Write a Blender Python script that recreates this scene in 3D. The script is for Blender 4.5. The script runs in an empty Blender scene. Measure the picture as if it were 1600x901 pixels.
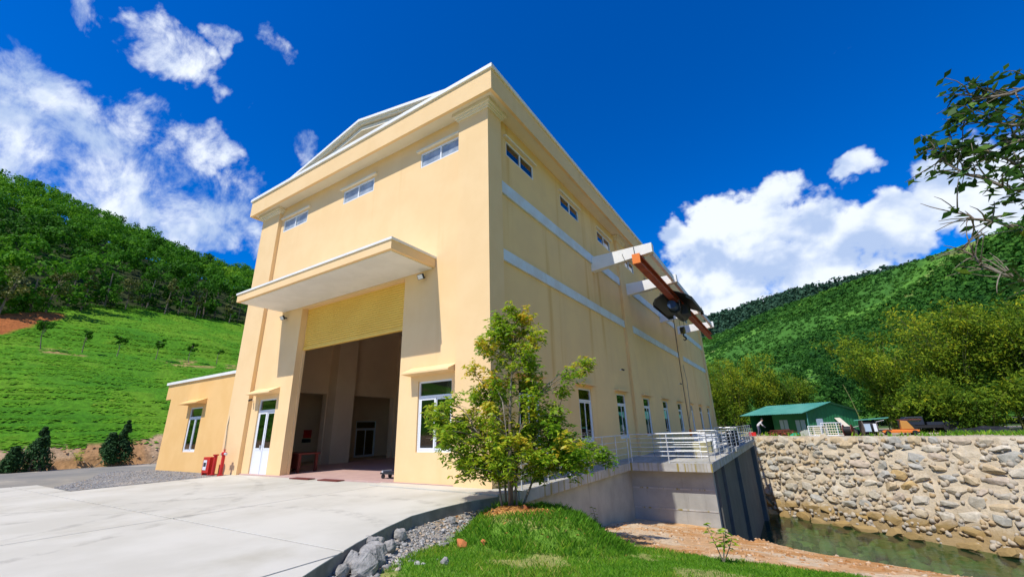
import bpy, bmesh, math, random
import numpy as np
from mathutils import Matrix, Vector

SC = bpy.context.scene
COL = SC.collection
rng = np.random.default_rng(7)
R = math.radians

# ------------------------------------------------------------------ camera
cam_d = bpy.data.cameras.new('camera')
cam = bpy.data.objects.new('camera', cam_d)
COL.objects.link(cam)
cam_d.sensor_width = 36.0
cam_d.lens = 36.0 * 649.07 / 1600.0
cam_d.clip_start = 0.05
cam_d.clip_end = 6000
_r = ((0.84202825, 0.19522698, 0.50286664), (0.53869414, -0.25553280, -0.80281480), (-0.02823218, 0.94688406, -0.32033347))
M = Matrix(_r).to_4x4()
M.translation = Vector((7.0408, -9.9225, 1.5))
cam.matrix_world = M
SC.camera = cam

# ------------------------------------------------------------------ sun, sky and clouds
SUN_FROM = Vector((-0.17, -1.0, 1.5)).normalized()
sun_d = bpy.data.lights.new('sun', 'SUN')
sun_d.energy = 3.9
sun_d.angle = R(0.53)
sun_d.color = (1.0, 0.95, 0.86)
sun = bpy.data.objects.new('sun', sun_d)
COL.objects.link(sun)
sun.rotation_euler = SUN_FROM.to_track_quat('Z', 'Y').to_euler()

W = bpy.data.worlds.new('World')
SC.world = W
W.use_nodes = True
nt = W.node_tree
for n in list(nt.nodes):
    nt.nodes.remove(n)


def N(tree, kind, **kw):
    n = tree.nodes.new(kind)
    for k, v in kw.items():
        setattr(n, k, v)
    return n


def lk(tree, a, b):
    tree.links.new(a, b)


def MATH(tree, op, a, b=None, c=None, clamp=False):
    n = tree.nodes.new('ShaderNodeMath')
    n.operation = op
    n.use_clamp = clamp
    for i, x in enumerate((a, b, c)):
        if x is None:
            continue
        if isinstance(x, (int, float)):
            n.inputs[i].default_value = x
        else:
            tree.links.new(x, n.inputs[i])
    return n.outputs[0]


def SMOOTH(tree, x, lo, hi, o0=0.0, o1=1.0):
    n = tree.nodes.new('ShaderNodeMapRange')
    n.interpolation_type = 'SMOOTHSTEP'
    n.inputs[1].default_value = lo
    n.inputs[2].default_value = hi
    n.inputs[3].default_value = o0
    n.inputs[4].default_value = o1
    tree.links.new(x, n.inputs[0])
    return n.outputs[0]


sky = N(nt, 'ShaderNodeTexSky', sky_type='NISHITA')
sky.sun_disc = False
sky.sun_elevation = math.asin(SUN_FROM.z)
sky.sun_rotation = math.atan2(SUN_FROM.x, SUN_FROM.y)
sky.altitude = 300
sky.air_density = 1.0
sky.dust_density = 0.2
sky.ozone_density = 4.0
hsv = N(nt, 'ShaderNodeHueSaturation')
hsv.inputs['Saturation'].default_value = 1.62
hsv.inputs['Value'].default_value = 1.0
hsv.inputs['Hue'].default_value = 0.517
lk(nt, sky.outputs[0], hsv.inputs['Color'])
bg = N(nt, 'ShaderNodeBackground')
bg.inputs[1].default_value = 0.15
lk(nt, hsv.outputs[0], bg.inputs[0])
tc = N(nt, 'ShaderNodeTexCoord')
DIR = tc.outputs['Generated']
# the banks' outlines are torn by bending the view direction with noise
wv = N(nt, 'ShaderNodeTexNoise')
wv.inputs['Scale'].default_value = 9.0
wv.inputs['Detail'].default_value = 4.0
wv.inputs['Roughness'].default_value = 0.6
lk(nt, DIR, wv.inputs['Vector'])
wsub = N(nt, 'ShaderNodeVectorMath', operation='SUBTRACT')
lk(nt, wv.outputs['Color'], wsub.inputs[0])
wsub.inputs[1].default_value = (0.5, 0.5, 0.5)
wsc = N(nt, 'ShaderNodeVectorMath', operation='SCALE')
lk(nt, wsub.outputs[0], wsc.inputs[0])
wsc.inputs['Scale'].default_value = 0.16
wad = N(nt, 'ShaderNodeVectorMath', operation='ADD')
lk(nt, DIR, wad.inputs[0])
lk(nt, wsc.outputs[0], wad.inputs[1])
wnm = N(nt, 'ShaderNodeVectorMath', operation='NORMALIZE')
lk(nt, wad.outputs[0], wnm.inputs[0])
BENT = wnm.outputs[0]
# cloud banks: direction of each bank's lobes and their angular radius
BANKS = [(-0.866,0.044,0.499,0.042),(-0.889,0.096,0.448,0.064),(-0.904,0.062,0.423,0.053),(-0.870,0.159,0.467,0.062),(-0.851,0.208,0.482,0.042),(-0.900,0.163,0.404,0.054),(-0.898,0.227,0.376,0.055),(-0.893,0.022,0.449,0.041),(-0.835,0.234,0.498,0.039),(-0.767,0.156,0.622,0.036),(-0.768,0.191,0.611,0.026),(-0.760,0.119,0.639,0.022),(-0.853,0.310,0.419,0.055),(-0.831,0.317,0.457,0.033),(-0.719,0.190,0.668,0.018),(-0.675,0.270,0.686,0.023),(-0.733,0.389,0.558,0.023),(-0.780,0.046,0.624,0.016),(0.02,0.97,0.235,0.075),(0.14,0.965,0.225,0.07),(-0.10,0.968,0.235,0.06),(-0.95,-0.1,0.40,0.12),(-0.84,-0.25,0.48,0.10),(-0.8,-0.45,0.40,0.14),
         (-0.3,-0.85,0.42,0.16),(0.4,-0.8,0.45,0.15),(0.85,-0.3,0.42,0.18),(0.75,-0.5,0.6,0.1)]
CUMULUS = [(-0.039,0.916,0.400,0.065),(0.042,0.919,0.391,0.073),(-0.095,0.943,0.319,0.078),(0.005,0.946,0.325,0.096),(0.122,0.940,0.320,0.077),(0.104,0.955,0.276,0.066),(0.211,0.929,0.304,0.060),(0.260,0.915,0.308,0.047),(0.303,0.890,0.342,0.064),(0.336,0.876,0.346,0.070),(0.357,0.888,0.289,0.065),(-0.079,0.958,0.275,0.076),(0.196,0.879,0.434,0.030),(0.45,0.85,0.30,0.11),(0.60,0.75,0.33,0.12),(0.80,0.55,0.3,0.14),(0.92,0.2,0.35,0.15)]


def bank_mask(spots, inner, outer=1.45):
    out = None
    for x, y, z, a in spots:
        l = math.sqrt(x * x + y * y + z * z)
        d = N(nt, 'ShaderNodeVectorMath', operation='DOT_PRODUCT')
        lk(nt, BENT, d.inputs[0])
        d.inputs[1].default_value = (x / l, y / l, z / l)
        m = SMOOTH(nt, d.outputs['Value'], math.cos(a * outer), math.cos(a * inner), 0.0, 1.0 if a > 0.035 else 0.72)
        out = m if out is None else MATH(nt, 'MAXIMUM', out, m)
    return out


def cloud_noise(scale, detail, rough, dist, stretch=(1, 1, 1), off=(0, 0, 0)):
    mp = N(nt, 'ShaderNodeMapping')
    mp.inputs['Scale'].default_value = stretch
    mp.inputs['Location'].default_value = off
    lk(nt, DIR, mp.inputs[0])
    n = N(nt, 'ShaderNodeTexNoise')
    n.inputs['Scale'].default_value = scale
    n.inputs['Detail'].default_value = detail
    n.inputs['Roughness'].default_value = rough
    n.inputs['Distortion'].default_value = dist
    lk(nt, mp.outputs[0], n.inputs['Vector'])
    return n.outputs['Fac']


wn = cloud_noise(10.0, 9, 0.64, 0.25, (1.0, 1.5, 1.2), (3.1, 0.4, 1.7))
wm = bank_mask(BANKS, 0.0, 2.1)
wd = MATH(nt, 'ADD', MATH(nt, 'MULTIPLY', wm, 0.92), MATH(nt, 'MULTIPLY', MATH(nt, 'SUBTRACT', wn, 0.58), 2.4))
wa = SMOOTH(nt, wd, 0.24, 1.08, 0.0, 1.0)
cn = cloud_noise(14.0, 9, 0.58, 0.15, (1, 1, 1.2), (0.7, 2.2, 5.1))
cm = bank_mask(CUMULUS, 0.2, 1.6)
cd = MATH(nt, 'ADD', MATH(nt, 'MULTIPLY', cm, 0.95), MATH(nt, 'MULTIPLY', MATH(nt, 'SUBTRACT', cn, 0.5), 1.7))
ca = SMOOTH(nt, cd, 0.36, 0.78, 0.0, 0.97)
alpha = MATH(nt, 'MAXIMUM', wa, ca)
# cloud shading: bright crowns, blue-grey undersides
sh_n = cloud_noise(8.0, 6, 0.55, 0.15, (1, 1, 1.2), (0.7, 2.2, 5.1))
sh_u = cloud_noise(8.0, 3, 0.5, 0.15, (1, 1, 1.2), (0.7, 2.2, 5.15))
shade = SMOOTH(nt, MATH(nt, 'SUBTRACT', sh_n, sh_u), -0.16, 0.10)
cr = N(nt, 'ShaderNodeMix', data_type='RGBA')
lk(nt, shade, cr.inputs[0])
cr.inputs[6].default_value = (0.44, 0.56, 0.80, 1)
cr.inputs[7].default_value = (0.86, 0.92, 1.0, 1)
bgc = N(nt, 'ShaderNodeBackground')
bgc.inputs[1].default_value = 0.95
lk(nt, cr.outputs[2], bgc.inputs[0])
mixw = N(nt, 'ShaderNodeMixShader')
lk(nt, alpha, mixw.inputs[0])
lk(nt, bg.outputs[0], mixw.inputs[1])
lk(nt, bgc.outputs[0], mixw.inputs[2])
wo = N(nt, 'ShaderNodeOutputWorld')
lk(nt, mixw.outputs[0], wo.inputs[0])

# ------------------------------------------------------------------ exposure and render settings
SC.view_settings.view_transform = 'Standard'
SC.view_settings.look = 'None'
SC.view_settings.exposure = 0.25
SC.view_settings.gamma = 1.0
SC.view_settings.use_curve_mapping = False
SC.render.engine = 'CYCLES'
SC.cycles.use_denoising = True
SC.cycles.max_bounces = 7
SC.cycles.diffuse_bounces = 4
SC.cycles.transparent_max_bounces = 12
SC.cycles.caustics_reflective = False
SC.cycles.caustics_refractive = False
SC.cycles.sample_clamp_indirect = 8.0


# ------------------------------------------------------------------ materials
def mat(name, col, rough=0.7, col2=None, scale=3.0, detail=5, lo=0.35, hi=0.65, bump=0.0, bscale=40.0, metal=0.0, spec=0.4, col3=None, scale3=0.4, lo3=0.45, hi3=0.7, stretch=(1, 1, 1), stretch3=(1, 1, 1), bdist=0.01):
    """Principled with up to two layers of noise-driven colour change and a fine noise bump."""
    m = bpy.data.materials.new(name)
    m.use_nodes = True
    t = m.node_tree
    p = t.nodes['Principled BSDF']
    p.inputs['Base Color'].default_value = (*col, 1)
    p.inputs['Roughness'].default_value = rough
    p.inputs['Metallic'].default_value = metal
    p.inputs['Specular IOR Level'].default_value = spec
    g = N(t, 'ShaderNodeNewGeometry')

    def noise(sc, st, det):
        mp = N(t, 'ShaderNodeMapping')
        mp.inputs['Scale'].default_value = st
        lk(t, g.outputs['Position'], mp.inputs[0])
        n = N(t, 'ShaderNodeTexNoise')
        n.inputs['Scale'].default_value = sc
        n.inputs['Detail'].default_value = det
        n.inputs['Roughness'].default_value = 0.6
        lk(t, mp.outputs[0], n.inputs['Vector'])
        return n.outputs['Fac']
    cur = None
    if col2 is not None:
        mx = N(t, 'ShaderNodeMix', data_type='RGBA')
        lk(t, SMOOTH(t, noise(scale, stretch, detail), lo, hi), mx.inputs[0])
        mx.inputs[6].default_value = (*col, 1)
        mx.inputs[7].default_value = (*col2, 1)
        cur = mx.outputs[2]
    if col3 is not None:
        mx = N(t, 'ShaderNodeMix', data_type='RGBA')
        lk(t, SMOOTH(t, noise(scale3, stretch3, 6), lo3, hi3), mx.inputs[0])
        if cur is None:
            mx.inputs[6].default_value = (*col, 1)
        else:
            lk(t, cur, mx.inputs[6])
        mx.inputs[7].default_value = (*col3, 1)
        cur = mx.outputs[2]
    if cur is not None:
        lk(t, cur, p.inputs['Base Color'])
    if bump > 0:
        b = N(t, 'ShaderNodeBump')
        b.inputs['Strength'].default_value = bump
        b.inputs['Distance'].default_value = bdist
        lk(t, noise(bscale, (1, 1, 1), 6), b.inputs['Height'])
        lk(t, b.outputs[0], p.inputs['Normal'])
    return m


def foliage(name, ramp, transl=0.35, rough=0.55, spec=0.3):
    """Leaf material: the float attribute 'tint' of each leaf picks its own colour."""
    m = bpy.data.materials.new(name)
    m.use_nodes = True
    t = m.node_tree
    p = t.nodes['Principled BSDF']
    p.inputs['Roughness'].default_value = rough
    p.inputs['Specular IOR Level'].default_value = spec
    a = N(t, 'ShaderNodeAttribute', attribute_name='tint')
    cr_ = N(t, 'ShaderNodeValToRGB')
    el = cr_.color_ramp.elements
    while len(el) < len(ramp):
        el.new(0.5)
    for e, (pos, c) in zip(el, ramp):
        e.position = pos
        e.color = (*c, 1)
    lk(t, a.outputs['Fac'], cr_.inputs[0])
    lk(t, cr_.outputs[0], p.inputs['Base Color'])
    tr = N(t, 'ShaderNodeBsdfTranslucent')
    lk(t, cr_.outputs[0], tr.inputs[0])
    mx = N(t, 'ShaderNodeMixShader')
    mx.inputs[0].default_value = transl
    lk(t, p.outputs[0], mx.inputs[1])
    lk(t, tr.outputs[0], mx.inputs[2])
    lk(t, mx.outputs[0], t.nodes['Material Output'].inputs[0])
    return m


def glass(name, tint, clear):
    """Window glass: mirror by fresnel over a tinted see-through pane."""
    m = bpy.data.materials.new(name)
    m.use_nodes = True
    t = m.node_tree
    t.nodes.remove(t.nodes['Principled BSDF'])
    gl = N(t, 'ShaderNodeBsdfGlossy')
    gl.inputs['Roughness'].default_value = 0.02
    tr = N(t, 'ShaderNodeBsdfTransparent')
    tr.inputs[0].default_value = (*tint, 1)
    fr = N(t, 'ShaderNodeFresnel')
    fr.inputs['IOR'].default_value = 1.5
    fac = MATH(t, 'ADD', MATH(t, 'MULTIPLY', fr.outputs[0], 1.6), clear, clamp=True)
    mx = N(t, 'ShaderNodeMixShader')
    lk(t, fac, mx.inputs[0])
    lk(t, tr.outputs[0], mx.inputs[1])
    lk(t, gl.outputs[0], mx.inputs[2])
    lk(t, mx.outputs[0], t.nodes['Material Output'].inputs[0])
    return m


def streaked(name, col, streak, top, reach, rough=0.85):
    """Old concrete with dark and mossy run-down streaks."""
    m = mat(name, col, rough, tuple(c * 0.78 for c in col), 0.9, bump=0.4, bscale=30, col3=streak, scale3=2.6, lo3=0.56, hi3=0.92, stretch3=(1.6, 1.6, 0.14))
    return m


WALL = mat('cream_render', (0.88, 0.625, 0.335), 0.85, (0.85, 0.59, 0.305), 0.7, bump=0.15, bscale=120, spec=0.2, col3=(0.80, 0.53, 0.25), scale3=0.9, lo3=0.58, hi3=0.85, stretch3=(1.4, 1.4, 0.12))
WALL_SIDE = mat('cream_render_weathered', (0.90, 0.63, 0.30), 0.88, (0.85, 0.59, 0.29), 0.6, bump=0.15, bscale=120, spec=0.2, col3=(0.74, 0.44, 0.15), scale3=0.9, lo3=0.56, hi3=0.78, stretch3=(1.3, 1.3, 0.07))
WALL_ANNEX = mat('apricot_render', (0.86, 0.54, 0.22), 0.85, (0.82, 0.50, 0.19), 0.7, bump=0.15, bscale=120, spec=0.2)
INNER = mat('interior_plaster', (0.82, 0.64, 0.43), 0.9, (0.77, 0.59, 0.39), 0.8)
WHITE = mat('white_paint', (0.86, 0.85, 0.81), 0.6, (0.80, 0.79, 0.75), 1.5, bump=0.08, bscale=60)
BAND = mat('shade_blue_band_paint', (0.66, 0.76, 0.84), 0.6, (0.62, 0.66, 0.68), 1.2, col3=(0.5, 0.5, 0.46), scale3=1.2, lo3=0.58, hi3=0.8, stretch3=(1, 1, .3))  # white paint with the blue of skylit shade mixed into its colour
CREAMTRIM = mat('cream_trim', (0.82, 0.74, 0.58), 0.75, (0.78, 0.70, 0.54), 1.2)
FRAME = mat('white_aluminium', (0.78, 0.80, 0.83), 0.35)
PANE = glass('window_glass', (0.62, 0.70, 0.68), 0.06)
PANE_FILM = mat('filmed_glass', (0.40, 0.45, 0.50), 0.22, (0.22, 0.27, 0.33), 1.8, spec=0.6)
SHUTTER = mat('gold_shutter_steel', (0.92, 0.62, 0.13), 0.5, (0.88, 0.57, 0.11), 1.0, metal=0.0, spec=0.5)
PAD = mat('pale_concrete_paving', (0.60, 0.575, 0.495), 0.9, (0.53, 0.505, 0.425), 0.45, bump=0.25, bscale=45, spec=0.2, col3=(0.43, 0.40, 0.31), scale3=0.30, lo3=0.48, hi3=0.74)
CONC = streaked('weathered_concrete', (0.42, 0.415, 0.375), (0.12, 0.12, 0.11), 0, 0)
CONC_D = streaked('shaded_dark_concrete', (0.125, 0.13, 0.115), (0.05, 0.06, 0.055), 0, 0)  # darker copy of the concrete: shade of the river-facing wall put into the colour
CONC_L = mat('platform_concrete', (0.50, 0.49, 0.46), 0.88, (0.38, 0.37, 0.34), 1.4, bump=0.4, bscale=35, col3=(0.30, 0.24, 0.06), scale3=4.0, lo3=0.50, hi3=0.66, stretch3=(1.8, 1.8, 0.06))
JOINT = mat('joint_dirt', (0.05, 0.045, 0.04), 0.95)
KERB = mat('kerb_concrete', (0.30, 0.28, 0.25), 0.95, (0.20, 0.19, 0.17), 3.0, bump=0.6, bscale=25)
PINK = mat('pink_floor_tile', (0.62, 0.42, 0.36), 0.5, (0.56, 0.37, 0.32), 2.0)
GREYSTEEL = mat('galvanised_steel', (0.66, 0.68, 0.70), 0.4, (0.52, 0.54, 0.57), 6.0, metal=0.15)
DARKSTEEL = mat('dark_painted_steel', (0.02, 0.024, 0.03), 0.5)
ORANGE = mat('red_oxide_paint', (0.46, 0.085, 0.035), 0.55, (0.32, 0.055, 0.025), 2.0)
ORANGE_B = mat('orange_paint', (0.85, 0.22, 0.03), 0.5)
RED = mat('red_enamel', (0.62, 0.025, 0.02), 0.4, (0.5, 0.02, 0.018), 3.0)
WOOD = mat('dark_red_wood', (0.16, 0.035, 0.025), 0.5)
BLACK = mat('black_rubber', (0.012, 0.012, 0.013), 0.6)
BARK = mat('bark', (0.16, 0.12, 0.085), 0.9, (0.26, 0.22, 0.17), 9.0, bump=0.7, bscale=40, stretch=(1, 1, .3))
ROCKG = mat('grey_rock', (0.40, 0.38, 0.345), 0.95, (0.24, 0.23, 0.21), 7.0, bump=1.0, bscale=22, bdist=0.03)
ROCKO = mat('orange_clay_stone', (0.60, 0.20, 0.06), 0.95, (0.45, 0.15, 0.05), 5.0, bump=0.8, bscale=30)


def stain(m, build):
    """Puts one more colour layer with a shape of its own over a material's base colour."""
    t = m.node_tree
    p = t.nodes['Principled BSDF']
    src = p.inputs['Base Color'].links[0].from_socket
    g_ = N(t, 'ShaderNodeNewGeometry')
    n_ = N(t, 'ShaderNodeTexNoise')
    n_.inputs['Scale'].default_value = 2.5
    n_.inputs['Detail'].default_value = 7
    n_.inputs['Roughness'].default_value = 0.65
    lk(t, g_.outputs['Position'], n_.inputs['Vector'])
    s_ = N(t, 'ShaderNodeSeparateXYZ')
    lk(t, g_.outputs['Position'], s_.inputs[0])
    fac, col = build(t, s_.outputs, n_.outputs['Fac'])
    mx = N(t, 'ShaderNodeMix', data_type='RGBA')
    lk(t, fac, mx.inputs[0])
    lk(t, src, mx.inputs[6])
    mx.inputs[7].default_value = (*col, 1)
    lk(t, mx.outputs[2], p.inputs['Base Color'])


def tyre_marks(t, xyz, nz):
    """Faint curved tyre tracks turning towards the shutter."""
    out = None
    for cx, cy, rr, wd in ((-1.5, -9.0, 5.2, .13), (-1.5, -9.0, 6.9, .13), (-14.0, -13.0, 11.0, .12), (-14.0, -13.0, 12.7, .12), (-11.5, -3.2, 5.0, .10)):
        dx = MATH(t, 'SUBTRACT', xyz[0], cx)
        dy = MATH(t, 'SUBTRACT', xyz[1], cy)
        d = MATH(t, 'SQRT', MATH(t, 'ADD', MATH(t, 'MULTIPLY', dx, dx), MATH(t, 'MULTIPLY', dy, dy)))
        e = MATH(t, 'ABSOLUTE', MATH(t, 'SUBTRACT', d, rr))
        b = SMOOTH(t, e, wd * .5, wd * 1.6, 1.0, 0.0)
        out = b if out is None else MATH(t, 'MAXIMUM', out, b)
    return MATH(t, 'MULTIPLY', MATH(t, 'MULTIPLY', out, SMOOTH(t, nz, 0.42, 0.66)), 0.55), (0.33, 0.31, 0.26)


stain(PAD, tyre_marks)

# ------------------------------------------------------------------ mesh helpers
class MB:
    """Collects shapes; build() links them as one mesh object."""

    def __init__(self):
        self.v, self.f = [], []

    def quad(self, *p):
        b = len(self.v)
        self.v += [tuple(q) for q in p]
        self.f.append(tuple(range(b, b + len(p))))
        return self

    def box(self, x0, x1, y0, y1, z0, z1):
        b = len(self.v)
        self.v += [(x0, y0, z0), (x1, y0, z0), (x1, y1, z0), (x0, y1, z0), (x0, y0, z1), (x1, y0, z1), (x1, y1, z1), (x0, y1, z1)]
        for q in ((0, 3, 2, 1), (4, 5, 6, 7), (0, 1, 5, 4), (1, 2, 6, 5), (2, 3, 7, 6), (3, 0, 4, 7)):
            self.f.append(tuple(b + i for i in q))
        return self

    def obox(self, c, half, ax, ay, az):
        c, ax, ay, az = (np.array(q, float) for q in (c, ax, ay, az))
        b = len(self.v)
        for sx, sy, sz in ((-1, -1, -1), (1, -1, -1), (1, 1, -1), (-1, 1, -1), (-1, -1, 1), (1, -1, 1), (1, 1, 1), (-1, 1, 1)):
            self.v.append(tuple(c + ax * half[0] * sx + ay * half[1] * sy + az * half[2] * sz))
        for q in ((0, 3, 2, 1), (4, 5, 6, 7), (0, 1, 5, 4), (1, 2, 6, 5), (2, 3, 7, 6), (3, 0, 4, 7)):
            self.f.append(tuple(b + i for i in q))
        return self

    def tube(self, pts, rad, n=6, caps=True):
        pts = [np.array(p, float) for p in pts]
        rad = rad if hasattr(rad, '__len__') else [rad] * len(pts)
        b = len(self.v)
        ref = None
        for i, p in enumerate(pts):
            d = pts[min(i + 1, len(pts) - 1)] - pts[max(i - 1, 0)]
            d = d / (np.linalg.norm(d) + 1e-9)
            if ref is None:
                ref = np.array((0, 0, 1.0)) if abs(d[2]) < 0.9 else np.array((1.0, 0, 0))
            u = np.cross(d, ref)
            u /= np.linalg.norm(u) + 1e-9
            w = np.cross(u, d)
            ref = w
            for k in range(n):
                a = 2 * math.pi * k / n
                self.v.append(tuple(p + rad[i] * (math.cos(a) * u + math.sin(a) * w)))
        for i in range(len(pts) - 1):
            for k in range(n):
                k2 = (k + 1) % n
                self.f.append((b + i * n + k, b + i * n + k2, b + (i + 1) * n + k2, b + (i + 1) * n + k))
        if caps:
            self.f.append(tuple(b + k for k in range(n))[::-1])
            self.f.append(tuple(b + (len(pts) - 1) * n + k for k in range(n)))
        return self

    def prism(self, poly, h0, h1, axis='z'):
        """Extrude a polygon (list of 2-tuples) along an axis."""
        def P(a, b_, h):
            return {'z': (a, b_, h), 'y': (a, h, b_), 'x': (h, a, b_)}[axis]
        n = len(poly)
        b = len(self.v)
        self.v += [P(a, c, h0) for a, c in poly] + [P(a, c, h1) for a, c in poly]
        self.f.append(tuple(range(b, b + n))[::-1])
        self.f.append(tuple(range(b + n, b + 2 * n)))
        for i in range(n):
            j = (i + 1) % n
            self.f.append((b + i, b + j, b + n + j, b + n + i))
        return self

    def wall(self, plane, p0, p1, a0, a1, z0, z1, holes=()):
        """A wall of thickness p0..p1 with rectangular holes (a0,a1,z0,z1) and their reveals."""
        As = sorted({a0, a1, *[h[0] for h in holes], *[h[1] for h in holes]})
        Zs = sorted({z0, z1, *[h[2] for h in holes], *[h[3] for h in holes]})
        As = [a for a in As if a0 <= a <= a1]
        Zs = [z for z in Zs if z0 <= z <= z1]

        def P(a, p, z):
            return (a, p, z) if plane == 'y' else (p, a, z)
        na, nz = len(As) - 1, len(Zs) - 1

        def solid(i, j):
            if i < 0 or j < 0 or i >= na or j >= nz:
                return False
            a, z = (As[i] + As[i + 1]) / 2, (Zs[j] + Zs[j + 1]) / 2
            return not any(h[0] < a < h[1] and h[2] < z < h[3] for h in holes)
        for i in range(na):
            for j in range(nz):
                if not solid(i, j):
                    continue
                a, b, c, d = As[i], As[i + 1], Zs[j], Zs[j + 1]
                self.quad(P(a, p0, c), P(b, p0, c), P(b, p0, d), P(a, p0, d))
                self.quad(P(a, p1, d), P(b, p1, d), P(b, p1, c), P(a, p1, c))
                if not solid(i - 1, j):
                    self.quad(P(a, p0, c), P(a, p0, d), P(a, p1, d), P(a, p1, c))
                if not solid(i + 1, j):
                    self.quad(P(b, p0, d), P(b, p0, c), P(b, p1, c), P(b, p1, d))
                if not solid(i, j - 1):
                    self.quad(P(b, p0, c), P(a, p0, c), P(a, p1, c), P(b, p1, c))
                if not solid(i, j + 1):
                    self.quad(P(a, p0, d), P(b, p0, d), P(b, p1, d), P(a, p1, d))
        return self

    def mesh(self, name, m, smooth=False):
        me = bpy.data.meshes.new(name)
        me.from_pydata(self.v, [], self.f)
        me.materials.append(m)
        bm = bmesh.new()
        bm.from_mesh(me)
        bmesh.ops.remove_doubles(bm, verts=bm.verts, dist=1e-5)
        bmesh.ops.recalc_face_normals(bm, faces=bm.faces)
        bm.to_mesh(me)
        bm.free()
        if smooth:
            me.polygons.foreach_set('use_smooth', [True] * len(me.polygons))
        return me

    def build(self, name, m, parent=None, smooth=False, bevel=0.0):
        return link(name, self.mesh(name, m, smooth), parent, bevel=bevel)


def link(name, me, parent=None, loc=None, bevel=0.0):
    """Links a mesh object. World-coordinate meshes stay put under a parent that is itself away from the origin."""
    o = bpy.data.objects.new(name, me)
    COL.objects.link(o)
    if parent is not None:
        o.parent = parent
        if loc is None:
            o.matrix_parent_inverse = Matrix.Translation(-Vector(WLOC.get(parent.name, (0, 0, 0))))
            WLOC[o.name] = (0, 0, 0)
    if loc is not None:
        o.location = loc
        WLOC[o.name] = tuple(loc)
    if bevel > 0:
        b = o.modifiers.new('bevel', 'BEVEL')
        b.width = bevel
        b.segments = 2
        b.limit_method = 'ANGLE'
    return o


WLOC = {}


def tag(o, label, cat, group=None, kind=None):
    o['label'] = label
    o['category'] = cat
    if group:
        o['group'] = group
    if kind:
        o['kind'] = kind
    return o


def thing(name, label, cat, loc, group=None):
    o = bpy.data.objects.new(name, None)
    o.empty_display_size = 0.2
    COL.objects.link(o)
    o.location = loc
    WLOC[o.name] = tuple(loc)
    return tag(o, label, cat, group)


def structure(o):
    o['kind'] = 'structure'
    return o


def vnoise(x, y, seed=0):
    """Smooth value noise on a lattice, vectorised."""
    xi, yi = np.floor(x).astype(np.int64), np.floor(y).astype(np.int64)
    fx, fy = x - xi, y - yi
    fx, fy = fx * fx * (3 - 2 * fx), fy * fy * (3 - 2 * fy)

    def h(a, b):
        n = (a * 374761393 + b * 668265263 + seed * 974711) & 0xffffffff
        n = ((n ^ (n >> 13)) * 1274126177) & 0xffffffff
        return ((n ^ (n >> 16)) & 0xffff) / 65535.0
    return (h(xi, yi) * (1 - fx) + h(xi + 1, yi) * fx) * (1 - fy) + (h(xi, yi + 1) * (1 - fx) + h(xi + 1, yi + 1) * fx) * fy


def fbm(x, y, oct=4, seed=0):
    s, a, t = 0.0, 1.0, 0.0
    for i in range(oct):
        s = s + a * vnoise(x * 2 ** i, y * 2 ** i, seed + i * 17)
        t += a
        a *= 0.5
    return s / t


def grid_object(name, X, Y, Z, m, attrs=None, smooth=True, parent=None):
    """A height-field sheet from 2-D coordinate arrays."""
    ny, nx = X.shape
    v = np.stack([X, Y, Z], -1).reshape(-1, 3)
    i = np.arange(ny * nx).reshape(ny, nx)
    f = np.stack([i[:-1, :-1], i[:-1, 1:], i[1:, 1:], i[1:, :-1]], -1).reshape(-1, 4)
    me = quads_mesh(name, v, f, m, attrs, smooth)
    return link(name, me, parent)


def quads_mesh(name, v, f, m, attrs=None, smooth=False):
    me = bpy.data.meshes.new(name)
    k = f.shape[1]
    me.vertices.add(len(v))
    me.vertices.foreach_set('co', np.asarray(v, np.float32).ravel())
    me.loops.add(f.size)
    me.loops.foreach_set('vertex_index', np.asarray(f, np.int32).ravel())
    me.polygons.add(len(f))
    me.polygons.foreach_set('loop_start', np.arange(0, f.size, k, dtype=np.int32))
    me.polygons.foreach_set('loop_total', np.full(len(f), k, np.int32))
    if smooth:
        me.polygons.foreach_set('use_smooth', np.ones(len(f), bool))
    for an, av in (attrs or {}).items():
        av = np.asarray(av, np.float32)
        if av.ndim == 1:
            me.attributes.new(an, 'FLOAT', 'POINT').data.foreach_set('value', av)
        else:
            me.attributes.new(an, 'FLOAT_COLOR', 'POINT').data.foreach_set('color', av.ravel())
    me.update(calc_edges=True)
    me.validate()
    me.materials.append(m)
    return me


def unit(a):
    return a / (np.linalg.norm(a, axis=-1, keepdims=True) + 1e-9)


def leaf_quads(C, Nrm, L, Wd, tint, rg, droop=0.0, tang=None, fold=0.12):
    """One rhombic leaf per centre: (verts, faces, tint)."""
    n = len(C)
    if tang is None:
        tang = rg.normal(size=(n, 3))
    tang = np.array(tang, float)
    tang[:, 2] -= droop
    Nrm = unit(Nrm)
    T = unit(tang - (tang * Nrm).sum(1, keepdims=True) * Nrm)
    B = np.cross(Nrm, T)
    L = np.broadcast_to(L, (n,))[:, None]
    Wd = np.broadcast_to(Wd, (n,))[:, None]
    a = C - T * L * 0.5
    c = C + T * L * 0.5 - Nrm * L * fold
    b = C + B * Wd * 0.5 + Nrm * L * fold * 0.4
    d = C - B * Wd * 0.5 + Nrm * L * fold * 0.4
    v = np.stack([a, b, c, d], 1).reshape(-1, 3)
    f = np.arange(4 * n).reshape(n, 4)
    return v, f, np.repeat(tint, 4)


def leaf_object(name, C, Nrm, L, Wd, tint, m, rg, parent=None, local=False, **kw):
    v, f, t = leaf_quads(C, Nrm, L, Wd, tint, rg, **kw)
    me = quads_mesh(name, v, f, m, {'tint': t})
    return link(name, me, parent, loc=(0, 0, 0) if local else None)


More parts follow.
